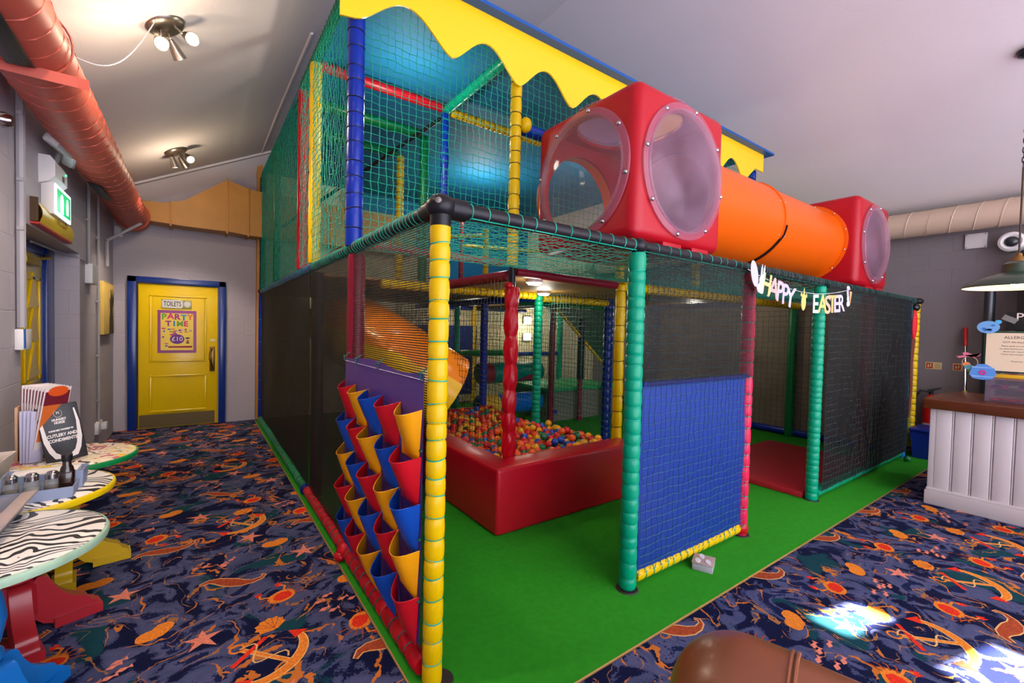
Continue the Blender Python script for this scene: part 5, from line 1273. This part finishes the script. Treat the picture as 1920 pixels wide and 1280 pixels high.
# ------------------------------------------------------------------ LEATHER TUB CHAIR
lea = M('tan_leather', (122, 68, 40), .36, bump=.08, bscale=120, vary=.12, vscale=5, coat=.15)
ch = T('tub_chair', 'brown leather tub chair with a rounded rolled arm and piped seam', 'chair')
A0 = Vector((CHX, CHY, CHZ)); AD = Vector((CDX, CDY, 0)).normalized()
RA = CHR
q = MB(); pts = []; rs = []
for i in range(13):
    a = PI/2*i/12; pts.append(A0-AD*(RA*.98*math.cos(a))); rs.append(max(RA*math.sin(a), .004))
for s_ in (.10, .2): pts.append(A0+AD*s_*.5); rs.append(RA)
q.tube([tuple(p) for p in pts], rs, 40, lea); q.build('arm_end', parent=ch)
JN = A0+AD*.1
q = MB(); q.tube([tuple(JN+AD*s_) for s_ in (0, .02, .2, .5)], [RA*.985, RA*.965, RA*.93, RA*.9], 40, lea); q.build('arm_roll', parent=ch)
q = MB(); sd = AD.cross(Vector((0, 0, 1)))
for dx in (-.004, .008): q.tube([tuple(JN+AD*dx+(sd*math.cos(a)+Vector((0, 0, 1))*math.sin(a))*(RA*1.003)) for a in np.linspace(0, 2*PI, 49)[:-1]], .0045, 6, M('leather_piping', (136, 78, 46), .35), closed=True)
q.build('piping', parent=ch)
far_ = A0+AD*.55
q = MB().box((-.12, -RA*.92, 0), (.56, RA*.92, A0.z-.08-.02), lea, .03, 3, Matrix.Translation((A0.x, A0.y, .08)) @ Matrix(((AD.x, -AD.y, 0, 0), (AD.y, AD.x, 0, 0), (0, 0, 1, 0), (0, 0, 0, 1)))); q.build('arm_base', parent=ch)
sd = Vector((AD.y, -AD.x, 0)) if (Vector((AD.y, -AD.x, 0))).dot(Vector((-.8, -1.65, 0))-Vector((A0.x, A0.y, 0))) > 0 else Vector((-AD.y, AD.x, 0))
mt = Matrix(((AD.x, sd.x, 0, A0.x), (AD.y, sd.y, 0, A0.y), (0, 0, 1, 0), (0, 0, 0, 1)))
q = MB().box((-.08, RA, .1), (.5, RA+.5, .42), lea, .05, 4, mt); q.build('seat', parent=ch)
for lx in (-.05, .45):
    for ly in (-.08, RA+.4): MB().box((lx, ly, 0), (lx+.05, ly+.05, .1), M('dark_chair_leg', (40, 24, 16), .5), .004, 2, mt).build('leg', parent=ch)

# ------------------------------------------------------------------ LIGHT AND CAMERA
for (x, y, z, e) in ((-1.08, 2.12, 3.1, 7), (-.86, 2.1, 3.1, 9), (-.93, 4.85, 3.15, 10), (-1.0, .25, 3.1, 3)):
    lamp('spot_lamp', 'POINT', (x, y, z), e, (1, .78, .55), .04)
lamp('door_spot', 'SPOT', (-.95, 4.6, 3.38), 170, (1, .84, .68), .05, Vector((-.05, .72, -1.7)).to_track_quat('-Z', 'Y').to_euler(), cone=1.25)
lamp('table_spot', 'SPOT', (-1.0, .3, 3.38), 150, (1, .84, .68), .05, Vector((-.1, .35, -1)).to_track_quat('-Z', 'Y').to_euler(), cone=1.9)
lamp('near_spot', 'SPOT', (-.95, 2.2, 3.38), 90, (1, .82, .62), .05, Vector((.25, -.3, -1)).to_track_quat('-Z', 'Y').to_euler(), cone=1.9)
lamp('pendant_lamp_light', 'POINT', (5.22, -1.03, 2.0), 14, (1, .86, .6), .05)
lamp('exit_glow', 'POINT', (XL+.2, 3.14, 2.36), 1.2, (.75, .95, 1), .1)
for (x, y, z, e) in ((1.56, 1.36, 1.82, 4), (2.36, 2.2, 1.82, 6), (5.1, 5.9, 1.6, 14), (4.3, 4.6, 1.7, 8), (5.3, 2.2, 1.8, 12), (3.2, 5.2, 1.75, 14), (2.6, 4.0, 3.3, 34), (.7, 2.0, 3.3, 22), (3.5, 2.6, 3.3, 10)):
    lamp('frame_lamp_and_fill', 'POINT', (x, y, z), e, (1, .93, .8), .08)  # first two serve the bulkheads; the rest are added fill without fittings
sun = bpy.data.lights.new('sun', 'SUN'); sun.energy = 140; sun.color = (1, .96, .9); sun.angle = .012
so = bpy.data.objects.new('sun', sun); C.objects.link(so); so.rotation_euler = Vector((-.25, .55, -1)).to_track_quat('-Z', 'Y').to_euler()
wd = bpy.data.worlds.new('sky'); S.world = wd; wd.use_nodes = True
bgn = wd.node_tree.nodes['Background']; bgn.inputs[0].default_value = (.88, .88, 1.0, 1); bgn.inputs[1].default_value = WORLD

cam = bpy.data.cameras.new('camera'); co = bpy.data.objects.new('camera', cam); C.objects.link(co); S.camera = co
cam.sensor_width = 36; cam.sensor_fit = 'HORIZONTAL'; cam.lens = 828.5/1920*36; cam.clip_start = .02
r_ = Vector((.8144057, -.57981221, .02368869)); u_ = Vector((-.00337504, .03608836, .9993429)); f_ = Vector((.5802861, .81395051, -.02743368))
co.matrix_world = Matrix(((r_.x, u_.x, -f_.x, -.8049), (r_.y, u_.y, -f_.y, -1.6495), (r_.z, u_.z, -f_.z, 1.5), (0, 0, 0, 1)))
S.view_settings.view_transform = 'Standard'; S.view_settings.look = 'None'; S.view_settings.exposure = EXPO; S.view_settings.gamma = 1
S.view_settings.use_curve_mapping = False
S.cycles.max_bounces = 8; S.cycles.diffuse_bounces = 4; S.cycles.glossy_bounces = 3; S.cycles.transmission_bounces = 4; S.cycles.transparent_max_bounces = 16
S.cycles.caustics_reflective = False; S.cycles.caustics_refractive = False; S.cycles.sample_clamp_indirect = 4; S.cycles.use_denoising = True; S.cycles.use_adaptive_sampling = True; S.cycles.adaptive_threshold = .025
